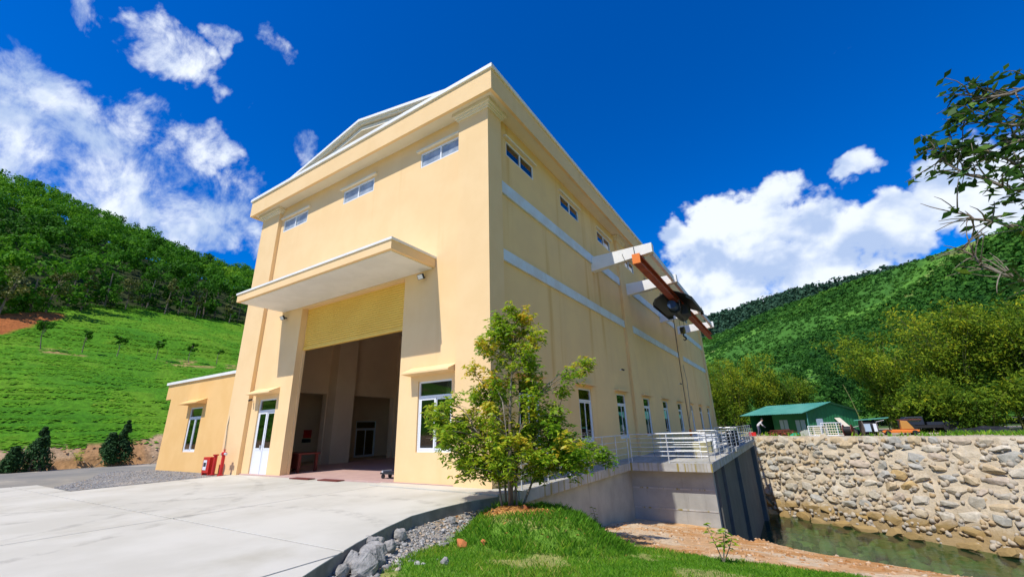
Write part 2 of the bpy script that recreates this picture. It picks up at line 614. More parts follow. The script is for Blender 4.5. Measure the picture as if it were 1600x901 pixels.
def clump_points(centres, radii, per, rg, flat=0.8, shell=0.45):
    """Points through a set of blobs, denser towards the outside; normals lean outwards."""
    centres, radii = np.asarray(centres, float), np.asarray(radii, float)
    k = np.repeat(np.arange(len(centres)), per)
    d = unit(rg.normal(size=(len(k), 3)))
    r = rg.random(len(k)) ** shell
    off = d * (r * radii[k])[:, None]
    off[:, 2] *= flat
    P = centres[k] + off
    nrm = d * 0.8 + rg.normal(size=d.shape) * 0.45 + np.array((0, 0, 0.35))
    return P, nrm, k


def in_poly(x, y, poly):
    c = np.zeros(np.shape(x), bool)
    n = len(poly)
    for i in range(n):
        x0, y0 = poly[i]
        x1, y1 = poly[(i + 1) % n]
        hit = ((y0 > y) != (y1 > y)) & (x < (x1 - x0) * (y - y0) / (y1 - y0 + 1e-12) + x0)
        c ^= hit
    return c


def seg_dist(x, y, P):
    d = np.full(np.shape(x), 1e9)
    for (ax, ay), (bx, by) in zip(P[:-1], P[1:]):
        ux, uy = bx - ax, by - ay
        t = np.clip(((x - ax) * ux + (y - ay) * uy) / (ux * ux + uy * uy), 0, 1)
        d = np.minimum(d, np.hypot(x - ax - t * ux, y - ay - t * uy))
    return d


def attr_mat(name, rough=0.95, bump=0.5, bscale=20.0, mott=0.25, mscale=6.0, bdist=0.03):
    """Ground material: the soil colour comes from the mesh attribute 'soil', broken up by noise."""
    m = bpy.data.materials.new(name)
    m.use_nodes = True
    t = m.node_tree
    p = t.nodes['Principled BSDF']
    p.inputs['Roughness'].default_value = rough
    p.inputs['Specular IOR Level'].default_value = 0.15
    a = N(t, 'ShaderNodeAttribute', attribute_name='soil')
    g = N(t, 'ShaderNodeNewGeometry')
    n = N(t, 'ShaderNodeTexNoise')
    n.inputs['Scale'].default_value = mscale
    n.inputs['Detail'].default_value = 8
    n.inputs['Roughness'].default_value = 0.7
    lk(t, g.outputs['Position'], n.inputs['Vector'])
    k = SMOOTH(t, n.outputs['Fac'], 0.25, 0.75, 1 - mott, 1 + mott)
    vm = N(t, 'ShaderNodeVectorMath', operation='SCALE')
    lk(t, a.outputs['Color'], vm.inputs[0])
    lk(t, k, vm.inputs['Scale'])
    lk(t, vm.outputs[0], p.inputs['Base Color'])
    n2 = N(t, 'ShaderNodeTexNoise')
    n2.inputs['Scale'].default_value = bscale
    n2.inputs['Detail'].default_value = 8
    lk(t, g.outputs['Position'], n2.inputs['Vector'])
    b = N(t, 'ShaderNodeBump')
    b.inputs['Strength'].default_value = bump
    b.inputs['Distance'].default_value = bdist
    lk(t, n2.outputs['Fac'], b.inputs['Height'])
    lk(t, b.outputs[0], p.inputs['Normal'])
    return m

# ================================================================== THE SETTING
# ---- far ground: one sheet to the horizon, open where the river channel is cut
GROUND = mat('dry_grassy_earth', (0.20, 0.19, 0.08), 0.95, (0.13, 0.16, 0.05), 0.5, bump=0.5, bscale=8, bdist=0.05)
g = MB()
for x0, x1, y0, y1 in ((-4000, 0.4, -4000, 4000), (60, 4000, -4000, 4000), (0.4, 60, -4000, -30), (0.4, 60, 70, 4000)):
    g.quad((x0, y0, -0.09), (x1, y0, -0.09), (x1, y1, -0.09), (x0, y1, -0.09))
structure(g.build('ground', GROUND))

# ---- road and gravel on the left
ROADM = mat('dusty_asphalt', (0.29, 0.265, 0.215), 0.95, (0.22, 0.21, 0.18), 0.35, bump=0.3, bscale=60, col3=(0.42, 0.37, 0.28), scale3=0.12, lo3=0.48, hi3=0.6, stretch3=(0.5, 2.0, 1))
X, Y = np.meshgrid(np.linspace(-34, -13.3, 60), np.linspace(-60, 60, 160))
Xr = X + np.clip((X + 22) / 12, -1, 0) * 0
structure(grid_object('road', Xr, Y, np.full_like(X, -0.045) + 0.02 * (fbm(X * .3, Y * .3, 3, 3) - .5), ROADM))
GRAVELM = mat('grey_gravel', (0.30, 0.30, 0.29), 0.95, (0.17, 0.17, 0.17), 14.0, bump=1.0, bscale=26, bdist=0.03, col3=(0.36, 0.33, 0.28), scale3=0.8)
gp = [(-13.1, -5.05), (-13.45, -0.05), (-22.0, 0.05), (-23.8, -0.9), (-22.6, -2.0), (-19.6, -3.0), (-17.0, -4.3), (-15.6, -5.0)]
structure(MB().prism(gp, -0.06, -0.012).build('gravel_patch', GRAVELM))


def hull_mesh(name, m, seed, n=18, sx=1.0, sy=1.0, sz=1.0, power=1.0):
    """A faceted stone: the convex hull of random points on a squared-off ellipsoid."""
    rg = np.random.default_rng(seed)
    d = unit(rg.normal(size=(n, 3)))
    d = np.sign(d) * np.abs(d) ** power
    d = unit(d) * (0.85 + 0.3 * rg.random((n, 1))) * np.array((sx, sy, sz))
    bm = bmesh.new()
    for p in d:
        bm.verts.new(p)
    r = bmesh.ops.convex_hull(bm, input=bm.verts)
    bmesh.ops.delete(bm, geom=[e for e in r['geom_interior'] if isinstance(e, bmesh.types.BMVert)], context='VERTS')
    bmesh.ops.recalc_face_normals(bm, faces=bm.faces)
    me = bpy.data.meshes.new(name)
    bm.to_mesh(me)
    bm.free()
    me.materials.append(m)
    return me


def scatter_mesh(name, protos, pos, scale, rg, m, parent=None, tint=None):
    """Joins many copies of small prototype meshes (arrays of verts, tris) into one object."""
    V, F, T = [], [], []
    base = 0
    for i, p in enumerate(pos):
        v, f = protos[rg.integers(len(protos))]
        a = rg.random() * 6.28
        c, s = math.cos(a), math.sin(a)
        w = v * scale[i]
        w = np.stack([w[:, 0] * c - w[:, 1] * s, w[:, 0] * s + w[:, 1] * c, w[:, 2]], 1) + p
        V.append(w)
        F.append(f + base)
        base += len(v)
        T.append(np.full(len(v), rg.random()))
    me = quads_mesh(name, np.concatenate(V), np.concatenate(F), m, {'tint': np.concatenate(T)})
    return link(name, me, parent)


def tri_arrays(me):
    v = np.zeros(len(me.vertices) * 3)
    me.vertices.foreach_get('co', v)
    me.calc_loop_triangles()
    f = np.zeros(len(me.loop_triangles) * 3, np.int32)
    me.loop_triangles.foreach_get('vertices', f)
    return v.reshape(-1, 3), f.reshape(-1, 3)


PEB = foliage('pebble_mix', [(0.0, (0.16, 0.16, 0.16)), (0.45, (0.34, 0.33, 0.31)), (0.8, (0.52, 0.50, 0.46)), (1.0, (0.50, 0.36, 0.22))], 0.0, 0.95, 0.15)
peb_protos = [tri_arrays(hull_mesh('pebble_shape', PEB, 100 + i, 9, 1, .8, .6)) for i in range(6)]
rg = np.random.default_rng(11)
P = np.stack([rg.uniform(-23.5, -13, 9000), rg.uniform(-5.2, -0.05, 9000)], 1)
P = P[in_poly(P[:, 0], P[:, 1], gp)][:3200]
gs = scatter_mesh('loose_gravel', peb_protos, np.c_[P, np.full(len(P), -0.008)], 0.012 + 0.035 * rg.random(len(P)) ** 4, rg, PEB)
tag(gs, 'loose grey gravel spread beside the low annex', 'gravel', kind='stuff')

# ---- concrete paving in cast slabs, curved free edge on the right
KERBLINE = [(0.85, -0.9), (0.62, -1.7), (0.56, -2.6), (0.62, -3.5), (0.95, -4.4), (1.35, -5.3), (1.86, -6.25), (2.9, -8.0), (4.6, -11.0), (7.0, -15.0)]
pad_poly = [(-17.6, -15.0), (-17.6, -5.05), (-13.05, -5.15), (-13.5, -0.02), (0.85, -0.02)] + KERBLINE
padroot = bpy.data.objects.new('concrete_paving', None)
COL.objects.link(padroot)
padroot['kind'] = 'structure'


def clip(poly, axis, val, keep_low):
    out = []
    for i in range(len(poly)):
        a, b = poly[i], poly[(i + 1) % len(poly)]
        ia = (a[axis] <= val) == keep_low
        ib = (b[axis] <= val) == keep_low
        if ia:
            out.append(a)
        if ia != ib:
            t = (val - a[axis]) / (b[axis] - a[axis])
            out.append((a[0] + t * (b[0] - a[0]), a[1] + t * (b[1] - a[1])))
    return out


G = 0.02
XS = [-17.7, -13.2, -3.8, 1.66, 7.1]
YS = [-15.1, -11.0, -5.72, 0.0]
for i in range(4):
    for j in range(3):
        q = pad_poly
        for ax, v, low in ((0, XS[i] + G, False), (0, XS[i + 1] - G, True), (1, YS[j] + G, False), (1, YS[j + 1] - G, True)):
            q = clip(q, ax, v, low) if q else q
        cl = []
        for p in q:
            if not cl or math.dist(p, cl[-1]) > 0.004:
                cl.append(p)
        if len(cl) > 2 and math.dist(cl[0], cl[-1]) < 0.004:
            cl.pop()
        if len(cl) < 3:
            continue
        ar = 0.5 * abs(sum(cl[k][0] * cl[(k + 1) % len(cl)][1] - cl[(k + 1) % len(cl)][0] * cl[k][1] for k in range(len(cl))))
        if ar > 0.05:
            MB().prism(cl, -0.24, 0.0).build('slab', PAD, padroot, bevel=0.008)
MB().prism([(-17.55, -14.9), (-17.55, -5.1), (-13.1, -5.2), (-13.4, -0.1), (0.5, -0.1), (0.5, -3.4), (1.3, -5.4), (1.8, -6.3), (2.85, -8.0), (4.5, -10.9), (6.9, -14.9)], -0.2, -0.03).build('joint_filler', JOINT, padroot)
MB().prism([(-4.2, -0.55), (-0.3, -0.75), (0.82, -0.9), (0.82, -0.04), (-4.2, -0.04)], 0.004, 0.03).build('apron', PAD, padroot)
# rough cast face of the slab along the curved free edge
e = MB()
for (ax, ay), (bx, by) in zip(KERBLINE[:-1], KERBLINE[1:]):
    dx, dy = bx - ax, by - ay
    l = math.hypot(dx, dy)
    nx, ny = -dy / l, dx / l
    if nx < 0:
        nx, ny = -nx, -ny
    seg = max(2, int(l / 0.25))
    for k in range(seg):
        t0, t1 = k / seg, (k + 1) / seg
        p0 = (ax + dx * t0, ay + dy * t0)
        p1 = (ax + dx * t1, ay + dy * t1)
        w0 = 0.012 + 0.02 * rng.random()
        w1 = 0.012 + 0.02 * rng.random()
        e.quad((p0[0] + nx * .003, p0[1] + ny * .003, -0.012), (p1[0] + nx * .003, p1[1] + ny * .003, -0.012), (p1[0] + nx * w1, p1[1] + ny * w1, -0.32), (p0[0] + nx * w0, p0[1] + ny * w0, -0.32))
e.build('kerb_face', KERB, padroot)

# ---- the near bank: lawn, planted mound, gravel strip, orange earth and the drop to the river
BROW = [(4.4, 8.6), (5.3, 6.0), (6.2, 4.7), (7.5, 3.9), (9.0, 3.1), (10.4, 2.6), (20, -1), (40, -9), (62, -18)]
LAWN = [(1.25, -3.2), (1.45, -4.2), (2.0, -5.3), (2.6, -6.6), (3.6, -9), (6, -13), (8, -16), (62, -30), (62, -20), (40, -12), (20, -3.6), (10.5, -0.9), (7.2, -0.25), (5.3, -0.35), (4.5, -0.1), (3.7, 0.3), (2.9, 0.55), (2.0, 0.1), (1.2, -0.6), (1.0, -1.6)]


def bank_z(x, y, fine=True):
    z = -0.25 - 0.139 * np.clip(y + 5, 0, 14.2) - 0.02 * np.clip(y - 0.5, 0, 4)
    d2 = ((x - 2.2) / 1.5) ** 2 + ((y + 1.55) / 1.4) ** 2
    z = z + 0.66 * np.exp(-d2 ** 2.0)
    k = seg_dist(x, y, KERBLINE)
    z = np.maximum(z, -0.19 - 0.35 * k)
    if fine:
        z = z + 0.05 * (fbm(x * 1.1, y * 1.1, 4, 5) - .5) + 0.10 * (fbm(x * .35, y * .35, 2, 9) - .5) * np.clip(y + 3, 0, 3)
    bd = seg_dist(x, y, BROW)
    ys = np.interp(x, [p[0] for p in BROW], [p[1] for p in BROW])
    beyond = (y > ys) & (x > 4.3)
    drop = np.where(beyond, bd * 0.95 + 0.3 * np.minimum(bd, 1) * (fbm(x * .8, y * .8, 3, 21) - .2), 0)
    z = np.where(beyond, z - drop, z)
    # spoil ridge left along the brow
    z = z + np.where(x > 5.5, 0.10 * np.exp(-(bd / 0.4) ** 2) * (-0.2 + 1.2 * vnoise(x * .55, y * .1, 31)), 0)
    z = np.where((y > 9.7) & (x > 3.6), -7.2, z)
    return np.maximum(z, -7.0 + 0.25 * fbm(x * .4, y * .4, 3, 8))


xs = np.concatenate([np.arange(0.35, 12, 0.11), np.arange(12, 62, 0.8)])
ys = np.concatenate([np.arange(-31, -8, 0.8), np.arange(-8, 10, 0.11), np.arange(10, 48, 0.8)])
X, Y = np.meshgrid(xs, ys)
Z = bank_z(X, Y)
kd = seg_dist(X, Y, KERBLINE)
lawn = in_poly(X + .35 * (fbm(X * 2, Y * 2, 3, 4) - .5), Y + .5 * (fbm(X * 1.6, Y * 1.6, 3, 14) - .5), LAWN)
soil = np.empty(X.shape + (4,), np.float32)
soil[...] = (0.56, 0.34, 0.17, 1)
n1 = fbm(X * .9, Y * .9, 4, 40)
soil[n1 > .56] = (0.60, 0.45, 0.29, 1)
soil[n1 < .38] = (0.50, 0.25, 0.09, 1)
bare = (n1 > .6) & lawn
grav = (kd < 1.6 + .8 * (fbm(X * .8, Y * .8, 3, 77) - .5)) & (Y < -1.6)
soil[grav] = (0.33, 0.29, 0.24, 1)
soil[grav & (fbm(X * 1.5, Y * 1.5, 3, 91) > .6)] = (0.42, 0.30, 0.18, 1)
soil[lawn] = (0.14, 0.26, 0.03, 1)
soil[bare] = (0.30, 0.30, 0.09, 1)
md = ((X - 2.0) / 1.0) ** 2 + ((Y + 1.95) / 0.62) ** 2 + .8 * (n1 - .5)
soil[md < .8] = (0.46, 0.22, 0.07, 1)
soil[Z < -5.0] = (0.07, 0.09, 0.045, 1)
EARTH = attr_mat('bank_soil', bump=0.8, bscale=9.0, mott=0.28)
structure(grid_object('river_bank', X, Y, Z, EARTH, {'soil': soil.reshape(-1, 4)}))

# pebbles in the gravel strip by the kerb, and crumbs of earth on the bare bank
rg = np.random.default_rng(21)
P = np.stack([rg.uniform(0.5, 4.5, 26000), rg.uniform(-8.5, -1.8, 26000)], 1)
k = seg_dist(P[:, 0], P[:, 1], KERBLINE)
right = P[:, 0] > np.interp(-P[:, 1], [-q[1] for q in KERBLINE], [q[0] for q in KERBLINE]) + .04
ok = right & (k < 1.5) & ~in_poly(P[:, 0], P[:, 1], LAWN)
P = P[ok][:3800]
pz = bank_z(P[:, 0], P[:, 1])
st = scatter_mesh('kerb_gravel', peb_protos, np.c_[P, pz + .004], 0.010 + 0.05 * rg.random(len(P)) ** 5, rg, PEB)
tag(st, 'loose brown and grey stones in the strip under the curved kerb', 'gravel', kind='stuff')
CRUMB = foliage('earth_crumbs', [(0.0, (0.36, 0.16, 0.05)), (0.5, (0.54, 0.32, 0.16)), (1.0, (0.58, 0.46, 0.32))], 0.0, 0.95, 0.1)
P = np.stack([rg.uniform(0.9, 11, 9000), rg.uniform(-1.5, 8.8, 9000)], 1)
P = P[(~in_poly(P[:, 0], P[:, 1], LAWN)) & (P[:, 1] < np.interp(P[:, 0], [q[0] for q in BROW], [q[1] for q in BROW]) + .3)][:2600]
st = scatter_mesh('earth_crumbs', peb_protos, np.c_[P, bank_z(P[:, 0], P[:, 1])], 0.012 + 0.07 * rg.random(len(P)) ** 6, rg, CRUMB)
tag(st, 'crumbs of orange earth on the bare slope below the lawn', 'soil', kind='stuff')

# ---- grass of the lawn and of the mound
GRASS = foliage('lawn_grass', [(0.0, (0.07, 0.20, 0.012)), (0.5, (0.17, 0.40, 0.02)), (0.85, (0.34, 0.50, 0.03)), (1.0, (0.55, 0.48, 0.12))], 0.45, 0.6)


def blades(name, P, h, w, lean, tint, m, rg):
    n = len(P)
    a = rg.random(n) * 6.283
    side = np.stack([np.cos(a), np.sin(a), np.zeros(n)], 1) * (w / 2)[:, None]
    b = rg.random(n) * 6.283
    ln = np.stack([np.cos(b), np.sin(b), np.zeros(n)], 1) * (h * lean * rg.random(n))[:, None]
    up = np.array((0, 0, 1.0)) * h[:, None]
    v = np.stack([P - side, P + side, P + side * .6 + up * .55 + ln * .35, P + up * .95 + ln], 1).reshape(-1, 3)
    return link(name, quads_mesh(name, v, np.arange(4 * n).reshape(n, 4), m, {'tint': np.repeat(tint, 4)}))


rg = np.random.default_rng(31)
P = np.stack([rg.uniform(1.0, 12.5, 230000), rg.uniform(-8.5, 1.0, 230000)], 1)
P = P[in_poly(P[:, 0], P[:, 1], LAWN)]
d2 = ((P[:, 0] - 2.2) / 1.5) ** 2 + ((P[:, 1] + 1.55) / 1.4) ** 2
bare_p = (fbm(P[:, 0] * .9, P[:, 1] * .9, 4, 40) > .6) & (rg.random(len(P)) < .8)
top_bare = (((P[:, 0] - 2.0) / 1.0) ** 2 + ((P[:, 1] + 1.95) / 0.62) ** 2 + .8 * (fbm(P[:, 0] * .9, P[:, 1] * .9, 4, 40) - .5)) < .78
cam_d2 = np.hypot(P[:, 0] - 7, P[:, 1] + 9.9)
keep = ~(bare_p & (d2 > 1.6)) & ~top_bare & (cam_d2 > 1.0)
P, d2 = P[keep], d2[keep]
mound = d2 < 1.7
zz = bank_z(P[:, 0], P[:, 1])
nz = fbm(P[:, 0] * 1.3, P[:, 1] * 1.3, 4, 60)
tuft = fbm(P[:, 0] * 3.2, P[:, 1] * 3.2, 3, 66)
h = np.where(mound, (0.05 + 0.11 * rg.random(len(P))) * (.35 + 1.6 * np.clip(tuft - .2, 0, 1)), 0.025 + 0.05 * rg.random(len(P)) * (0.4 + 1.2 * nz))
w = 0.006 + 0.006 * rg.random(len(P))
tint = np.clip(0.15 + 0.75 * nz * rg.random(len(P)) * 1.4 + .14 * rg.normal(size=len(P)) + np.where(mound, -.06, .08), 0, 1)
gl = blades('lawn_grass', np.c_[P, zz - .004], h, w, 0.9, tint, GRASS, rg)
tag(gl, 'short green grass on the lawn and planted mound in the foreground', 'grass', kind='stuff')

# ---- river water
WATER = bpy.data.materials.new('river_water')
WATER.use_nodes = True
t = WATER.node_tree
p = t.nodes['Principled BSDF']
t.nodes.remove(p)
gl_ = N(t, 'ShaderNodeBsdfGlossy')
gl_.inputs['Roughness'].default_value = 0.04
tr_ = N(t, 'ShaderNodeBsdfTransparent')
tr_.inputs[0].default_value = (0.42, 0.66, 0.36, 1)
df_ = N(t, 'ShaderNodeBsdfDiffuse')
df_.inputs[0].default_value = (0.05, 0.13, 0.06, 1)
m1 = N(t, 'ShaderNodeMixShader')
m1.inputs[0].default_value = 0.16
lk(t, tr_.outputs[0], m1.inputs[1])
lk(t, df_.outputs[0], m1.inputs[2])
fr_ = N(t, 'ShaderNodeFresnel')
fr_.inputs['IOR'].default_value = 1.33
nb = N(t, 'ShaderNodeTexNoise')
nb.inputs['Scale'].default_value = 2.2
nb.inputs['Detail'].default_value = 4
gg = N(t, 'ShaderNodeNewGeometry')
lk(t, gg.outputs['Position'], nb.inputs['Vector'])
bp = N(t, 'ShaderNodeBump')
bp.inputs['Strength'].default_value = 0.22
bp.inputs['Distance'].default_value = 0.1
lk(t, nb.outputs['Fac'], bp.inputs['Height'])
lk(t, bp.outputs[0], gl_.inputs['Normal'])
lk(t, bp.outputs[0], fr_.inputs['Normal'])
m2 = N(t, 'ShaderNodeMixShader')
lk(t, fr_.outputs[0], m2.inputs[0])
lk(t, m1.outputs[0], m2.inputs[1])
lk(t, gl_.outputs[0], m2.inputs[2])
lk(t, m2.outputs[0], t.nodes['Material Output'].inputs[0])
structure(MB().quad((3.9, 3, -5.5), (61, -25, -5.5), (61, 48, -5.5), (3.9, 48, -5.5)).build('river_water', WATER))

# ---- stone revetment on the far side of the river
T0, TD = np.array((4.4, 34.5)), np.array((13.8, -7.1))
B0, BD = np.array((4.25, 33.2)), np.array((11.47, -8.44))


def wall_pt(s, zf):
    """Point on the revetment face: s along it, zf 0 at the water line and 1 at the top."""
    b, tp = B0 + BD * s, T0 + TD * s
    q = b + (tp - b) * zf
    return np.array((q[0], q[1], -5.5 + 5.75 * zf))


MORTAR = mat('pale_mortar', (0.58, 0.48, 0.33), 0.95, (0.46, 0.38, 0.26), 1.8, bump=0.9, bscale=5, bdist=0.12, col3=(0.60, 0.53, 0.40), scale3=0.5)
STONE = bpy.data.materials.new('river_stone')
STONE.use_nodes = True
t = STONE.node_tree
p = t.nodes['Principled BSDF']
p.inputs['Roughness'].default_value = 0.9
p.inputs['Specular IOR Level'].default_value = 0.25
oi = N(t, 'ShaderNodeObjectInfo')
cr_ = N(t, 'ShaderNodeValToRGB')
cr_.color_ramp.interpolation = 'CONSTANT'
pal = [(0.0, (0.46, 0.41, 0.315)), (0.16, (0.39, 0.37, 0.315)), (0.33, (0.50, 0.415, 0.285)), (0.47, (0.42, 0.34, 0.24)), (0.58, (0.54, 0.475, 0.36)), (0.70, (0.37, 0.35, 0.285)), (0.80, (0.51, 0.395, 0.24)), (0.88, (0.46, 0.375, 0.28)), (0.97, (0.52, 0.36, 0.16))]
while len(cr_.color_ramp.elements) < len(pal):
    cr_.color_ramp.elements.new(0.5)
for e_, (a_, c_) in zip(cr_.color_ramp.elements, pal):
    e_.position = a_
    e_.color = (*c_, 1)
lk(t, oi.outputs['Random'], cr_.inputs[0])
gg = N(t, 'ShaderNodeNewGeometry')
nn = N(t, 'ShaderNodeTexNoise')
nn.inputs['Scale'].default_value = 3.5
nn.inputs['Detail'].default_value = 8
nn.inputs['Roughness'].default_value = 0.7
lk(t, gg.outputs['Position'], nn.inputs['Vector'])
vm = N(t, 'ShaderNodeVectorMath', operation='SCALE')
lk(t, cr_.outputs[0], vm.inputs[0])
lk(t, SMOOTH(t, nn.outputs['Fac'], 0.3, 0.7, 0.82, 1.28), vm.inputs['Scale'])
# algae and rust stain left by the water level
sx = N(t, 'ShaderNodeSeparateXYZ')
lk(t, gg.outputs['Position'], sx.inputs[0])
zz_ = MATH(t, 'ADD', sx.outputs[2], MATH(t, 'MULTIPLY', nn.outputs['Fac'], 0.9))
mx_ = N(t, 'ShaderNodeMix', data_type='RGBA')
lk(t, SMOOTH(t, zz_, -4.2, -3.5, 0.9, 0.0), mx_.inputs[0])
lk(t, vm.outputs[0], mx_.inputs[6])
mx_.inputs[7].default_value = (0.34, 0.22, 0.07, 1)
lk(t, mx_.outputs[2], p.inputs['Base Color'])
bb = N(t, 'ShaderNodeBump')
bb.inputs['Strength'].default_value = 0.9
bb.inputs['Distance'].default_value = 0.06
lk(t, nn.outputs['Fac'], bb.inputs['Height'])
lk(t, bb.outputs[0], p.inputs['Normal'])

stain(MORTAR, lambda t, xyz, nz: (SMOOTH(t, MATH(t, 'ADD', xyz[2], MATH(t, 'MULTIPLY', nz, 1.2)), -4.3, -3.3, 0.85, 0.0), (0.30, 0.20, 0.075)))
rev = thing('stone_revetment', 'high sloping river wall of rough boulders set in pale mortar', 'wall', (4.4, 34.5, -5.5))
S = np.linspace(-0.9, 3.4, 260)
ZF = np.linspace(-0.28, 1.0, 40)
nrm2 = np.array((-0.55, -0.83))
XX = np.zeros((len(ZF), len(S)))
YY, Zv = XX.copy(), XX.copy()
for i, zf in enumerate(ZF):
    for j, s in enumerate(S):
        XX[i, j], YY[i, j], Zv[i, j] = wall_pt(s, zf)
amp = 0.42 * (fbm(S[None, :] * 22 + ZF[:, None] * 0, ZF[:, None] * 9 + S[None, :] * 0, 4, 3) - .5)
amp[-1, :] = 0
grid_object('mortar_face', XX + nrm2[0] * amp, YY + nrm2[1] * amp, Zv, MORTAR, parent=rev)
cap = MB()
for j in range(len(S) - 1):
    a, b = wall_pt(S[j], 1), wall_pt(S[j + 1], 1)
    a2, b2 = a + np.array((0.28, 0.5, 0.02)), b + np.array((0.28, 0.5, 0.02))
    cap.quad(a, b, b2, a2)
cap.build('coping', MORTAR, rev)
stone_meshes = [hull_mesh('stone', STONE, 300 + i, 26, 1.0, 0.62, 0.66 + .08 * (i % 3), 0.8) for i in range(14)]
wall_dir = unit(np.array((13.0, -7.8, 0.0)))
ang = math.atan2(wall_dir[1], wall_dir[0])
rg = np.random.default_rng(5)
spots = []
zf, row = -0.20, 0
while zf < 0.985:
    rh = (0.100 + 0.03 * rg.random()) * (1.15 if zf < 0.05 else 1.0)
    s = -0.06 + 0.04 * rg.random()
    while s < 1.16:
        wd = (0.052 + 0.042 * rg.random()) * (1.15 if zf < 0.05 else 1.0)
        if rg.random() > 0.05:
            spots.append((s + wd / 2, min(zf + rh * (.35 + .3 * rg.random()), 0.955), wd * 15.4 / 2, rh * 6.0 / 2, row))
        s += wd * (0.98 + 0.18 * rg.random())
    zf += rh * 0.96
    row += 1
small = []
for s, zf, hw, hh, row in spots:
    if len(small) > 290:
        break
    small.append(1)
    me = stone_meshes[rg.integers(len(stone_meshes))]
    o = link('stone', me, rev)
    q = wall_pt(s, zf) + np.array((nrm2[0], nrm2[1], 0.35)) * (-0.02 + 0.10 * rg.random())
    if zf < 0.04:
        q = q + np.array((nrm2[0], nrm2[1], 0)) * (0.25 + 0.35 * rg.random())
    o.location = q
    k_ = .72 + .42 * rg.random()
    o.scale = (hw * k_, 0.25 + 0.12 * rg.random(), hh * k_ * (.95 + .35 * rg.random()))
    o.rotation_euler = (R(-14) + 0.2 * rg.normal(), 0.30 * rg.normal(), ang + 0.25 * rg.normal())
print('STONES', len(small), len(spots))
# smaller packing stones between, and the run of the wall beyond the part seen closely
ptri = [tri_arrays(m_) for m_ in stone_meshes]
STMIX = foliage('stone_mix', [(0.0, (0.38, 0.34, 0.27)), (0.35, (0.45, 0.39, 0.30)), (0.7, (0.50, 0.42, 0.30)), (1.0, (0.46, 0.32, 0.16))], 0.0, 0.95, 0.15)
pos, sc_ = [], []
for k in range(800):
    s, zf = rg.uniform(-0.05, 1.15), rg.uniform(0.0, 0.98)
    pos.append(wall_pt(s, zf) + np.array((nrm2[0], nrm2[1], 0.2)) * 0.04)
    sc_.append(0.12 + 0.13 * rg.random())
for k in range(900):
    s = rg.choice([rg.uniform(-0.9, -0.06), rg.uniform(1.16, 3.4)])
    pos.append(wall_pt(s, rg.uniform(-0.2, 0.97)))
    sc_.append(0.30 + 0.28 * rg.random())
o = scatter_mesh('packing_stones', ptri, np.array(pos), np.array(sc_), rg, STMIX, rev)
o['kind'] = 'stuff'
# boulders lying in the shallow water at the wall's foot
pos, sc_ = [], []
for k in range(420):
    s = rg.uniform(-0.02, 1.5)
    b = B0 + BD * s + nrm2 * rg.uniform(0.2, 7.0) ** 1.0
    pos.append((b[0], b[1], -6.75 + 0.65 * rg.random() * math.exp(-k / 400)))
    sc_.append(0.30 + 0.55 * rg.random() ** 2)
BEDM = foliage('river_bed_stones', [(0.0, (0.10, 0.13, 0.07)), (0.5, (0.22, 0.26, 0.14)), (1.0, (0.42, 0.40, 0.20))], 0.0, 0.9, 0.2)
o = scatter_mesh('river_bed_boulders', ptri, np.array(pos), np.array(sc_), rg, BEDM)
tag(o, 'boulders lying under the green water at the foot of the stone wall', 'boulders', kind='stuff')

# ---- the yard behind the stone wall
X, Y = np.meshgrid(np.linspace(0, 1, 60), np.linspace(0, 1, 120))
s = -0.9 + 4.3 * X
tx, ty = T0[0] + TD[0] * s + 0.26, T0[1] + TD[1] * s + 0.45
far_y = 75 + Y * 0
YY = ty + (160 - ty) * Y ** 2.2
XX = tx + Y ** 2.2 * 8
ZZ = 0.245 + 0.12 * (fbm(XX * .3, YY * .3, 4, 6) - .35) * np.clip(Y * 12, 0, 1)
yard = np.empty(X.shape + (4,), np.float32)
yard[...] = (0.44, 0.36, 0.25, 1)
nn_ = fbm(XX * .22, YY * .22, 4, 51)
yard[(nn_ > .52) & (YY > ty + 3)] = (0.13, 0.17, 0.05, 1)
yard[YY > 62] = (0.07, 0.12, 0.03, 1)
structure(grid_object('yard_ground', XX, YY, ZZ, attr_mat('yard_soil', mscale=2.0), {'soil': yard.reshape(-1, 4)}))


# ---- hill on the left: grass slope, cut bank at its foot, wood above
def brow_u(y):
    return np.interp(y, [-80, -12, -3, 4, 10, 28, 45, 80], [24, 27, 30, 38, 43, 45, 42, 36]) + 1.5


def left_z(x, y):
    u = -x - 31.0 + 0.8 * (fbm(x * 0 + 1.3, y * .12, 3, 2) - .5)
    z = np.where(u < 0, -0.3, 0.9 * np.clip(u / 1.6, 0, 1) ** 0.7 + 0.47 * np.clip(u, 0, 112))
    z = z + 1.3 * (fbm(x * .05, y * .05, 3, 12) - .5) * np.clip(u / 10, 0, 1)
    z = z - 0.9 * np.exp(-((u - 24) / 3.0) ** 2) * np.clip(u, 0, 1)      # bench with the saplings
    ub = brow_u(y)
    z = z - 0.5 * 1.6 * np.exp(-((u - ub - 5) / 3.5) ** 2)
    z = np.where(u > 108, z - 0.25 * (u - 108), z)
    up = np.clip((u - 46) / 45, 0, 1)
    z = z * (1 - up + up * np.interp(y, [-80, -20, 0, 15, 35, 55, 120], [1.1, 1.18, 1.14, 1.06, 0.97, 0.93, 0.75]))
    z = z * np.interp(y, [-200, -60, 60, 120, 220], [0.3, 0.9, 1.0, 0.78, 0.3])
    return z


def left_u(x, y):
    return -x - 31.0 + 0.8 * (fbm(x * 0 + 1.3, y * .12, 3, 2) - .5)


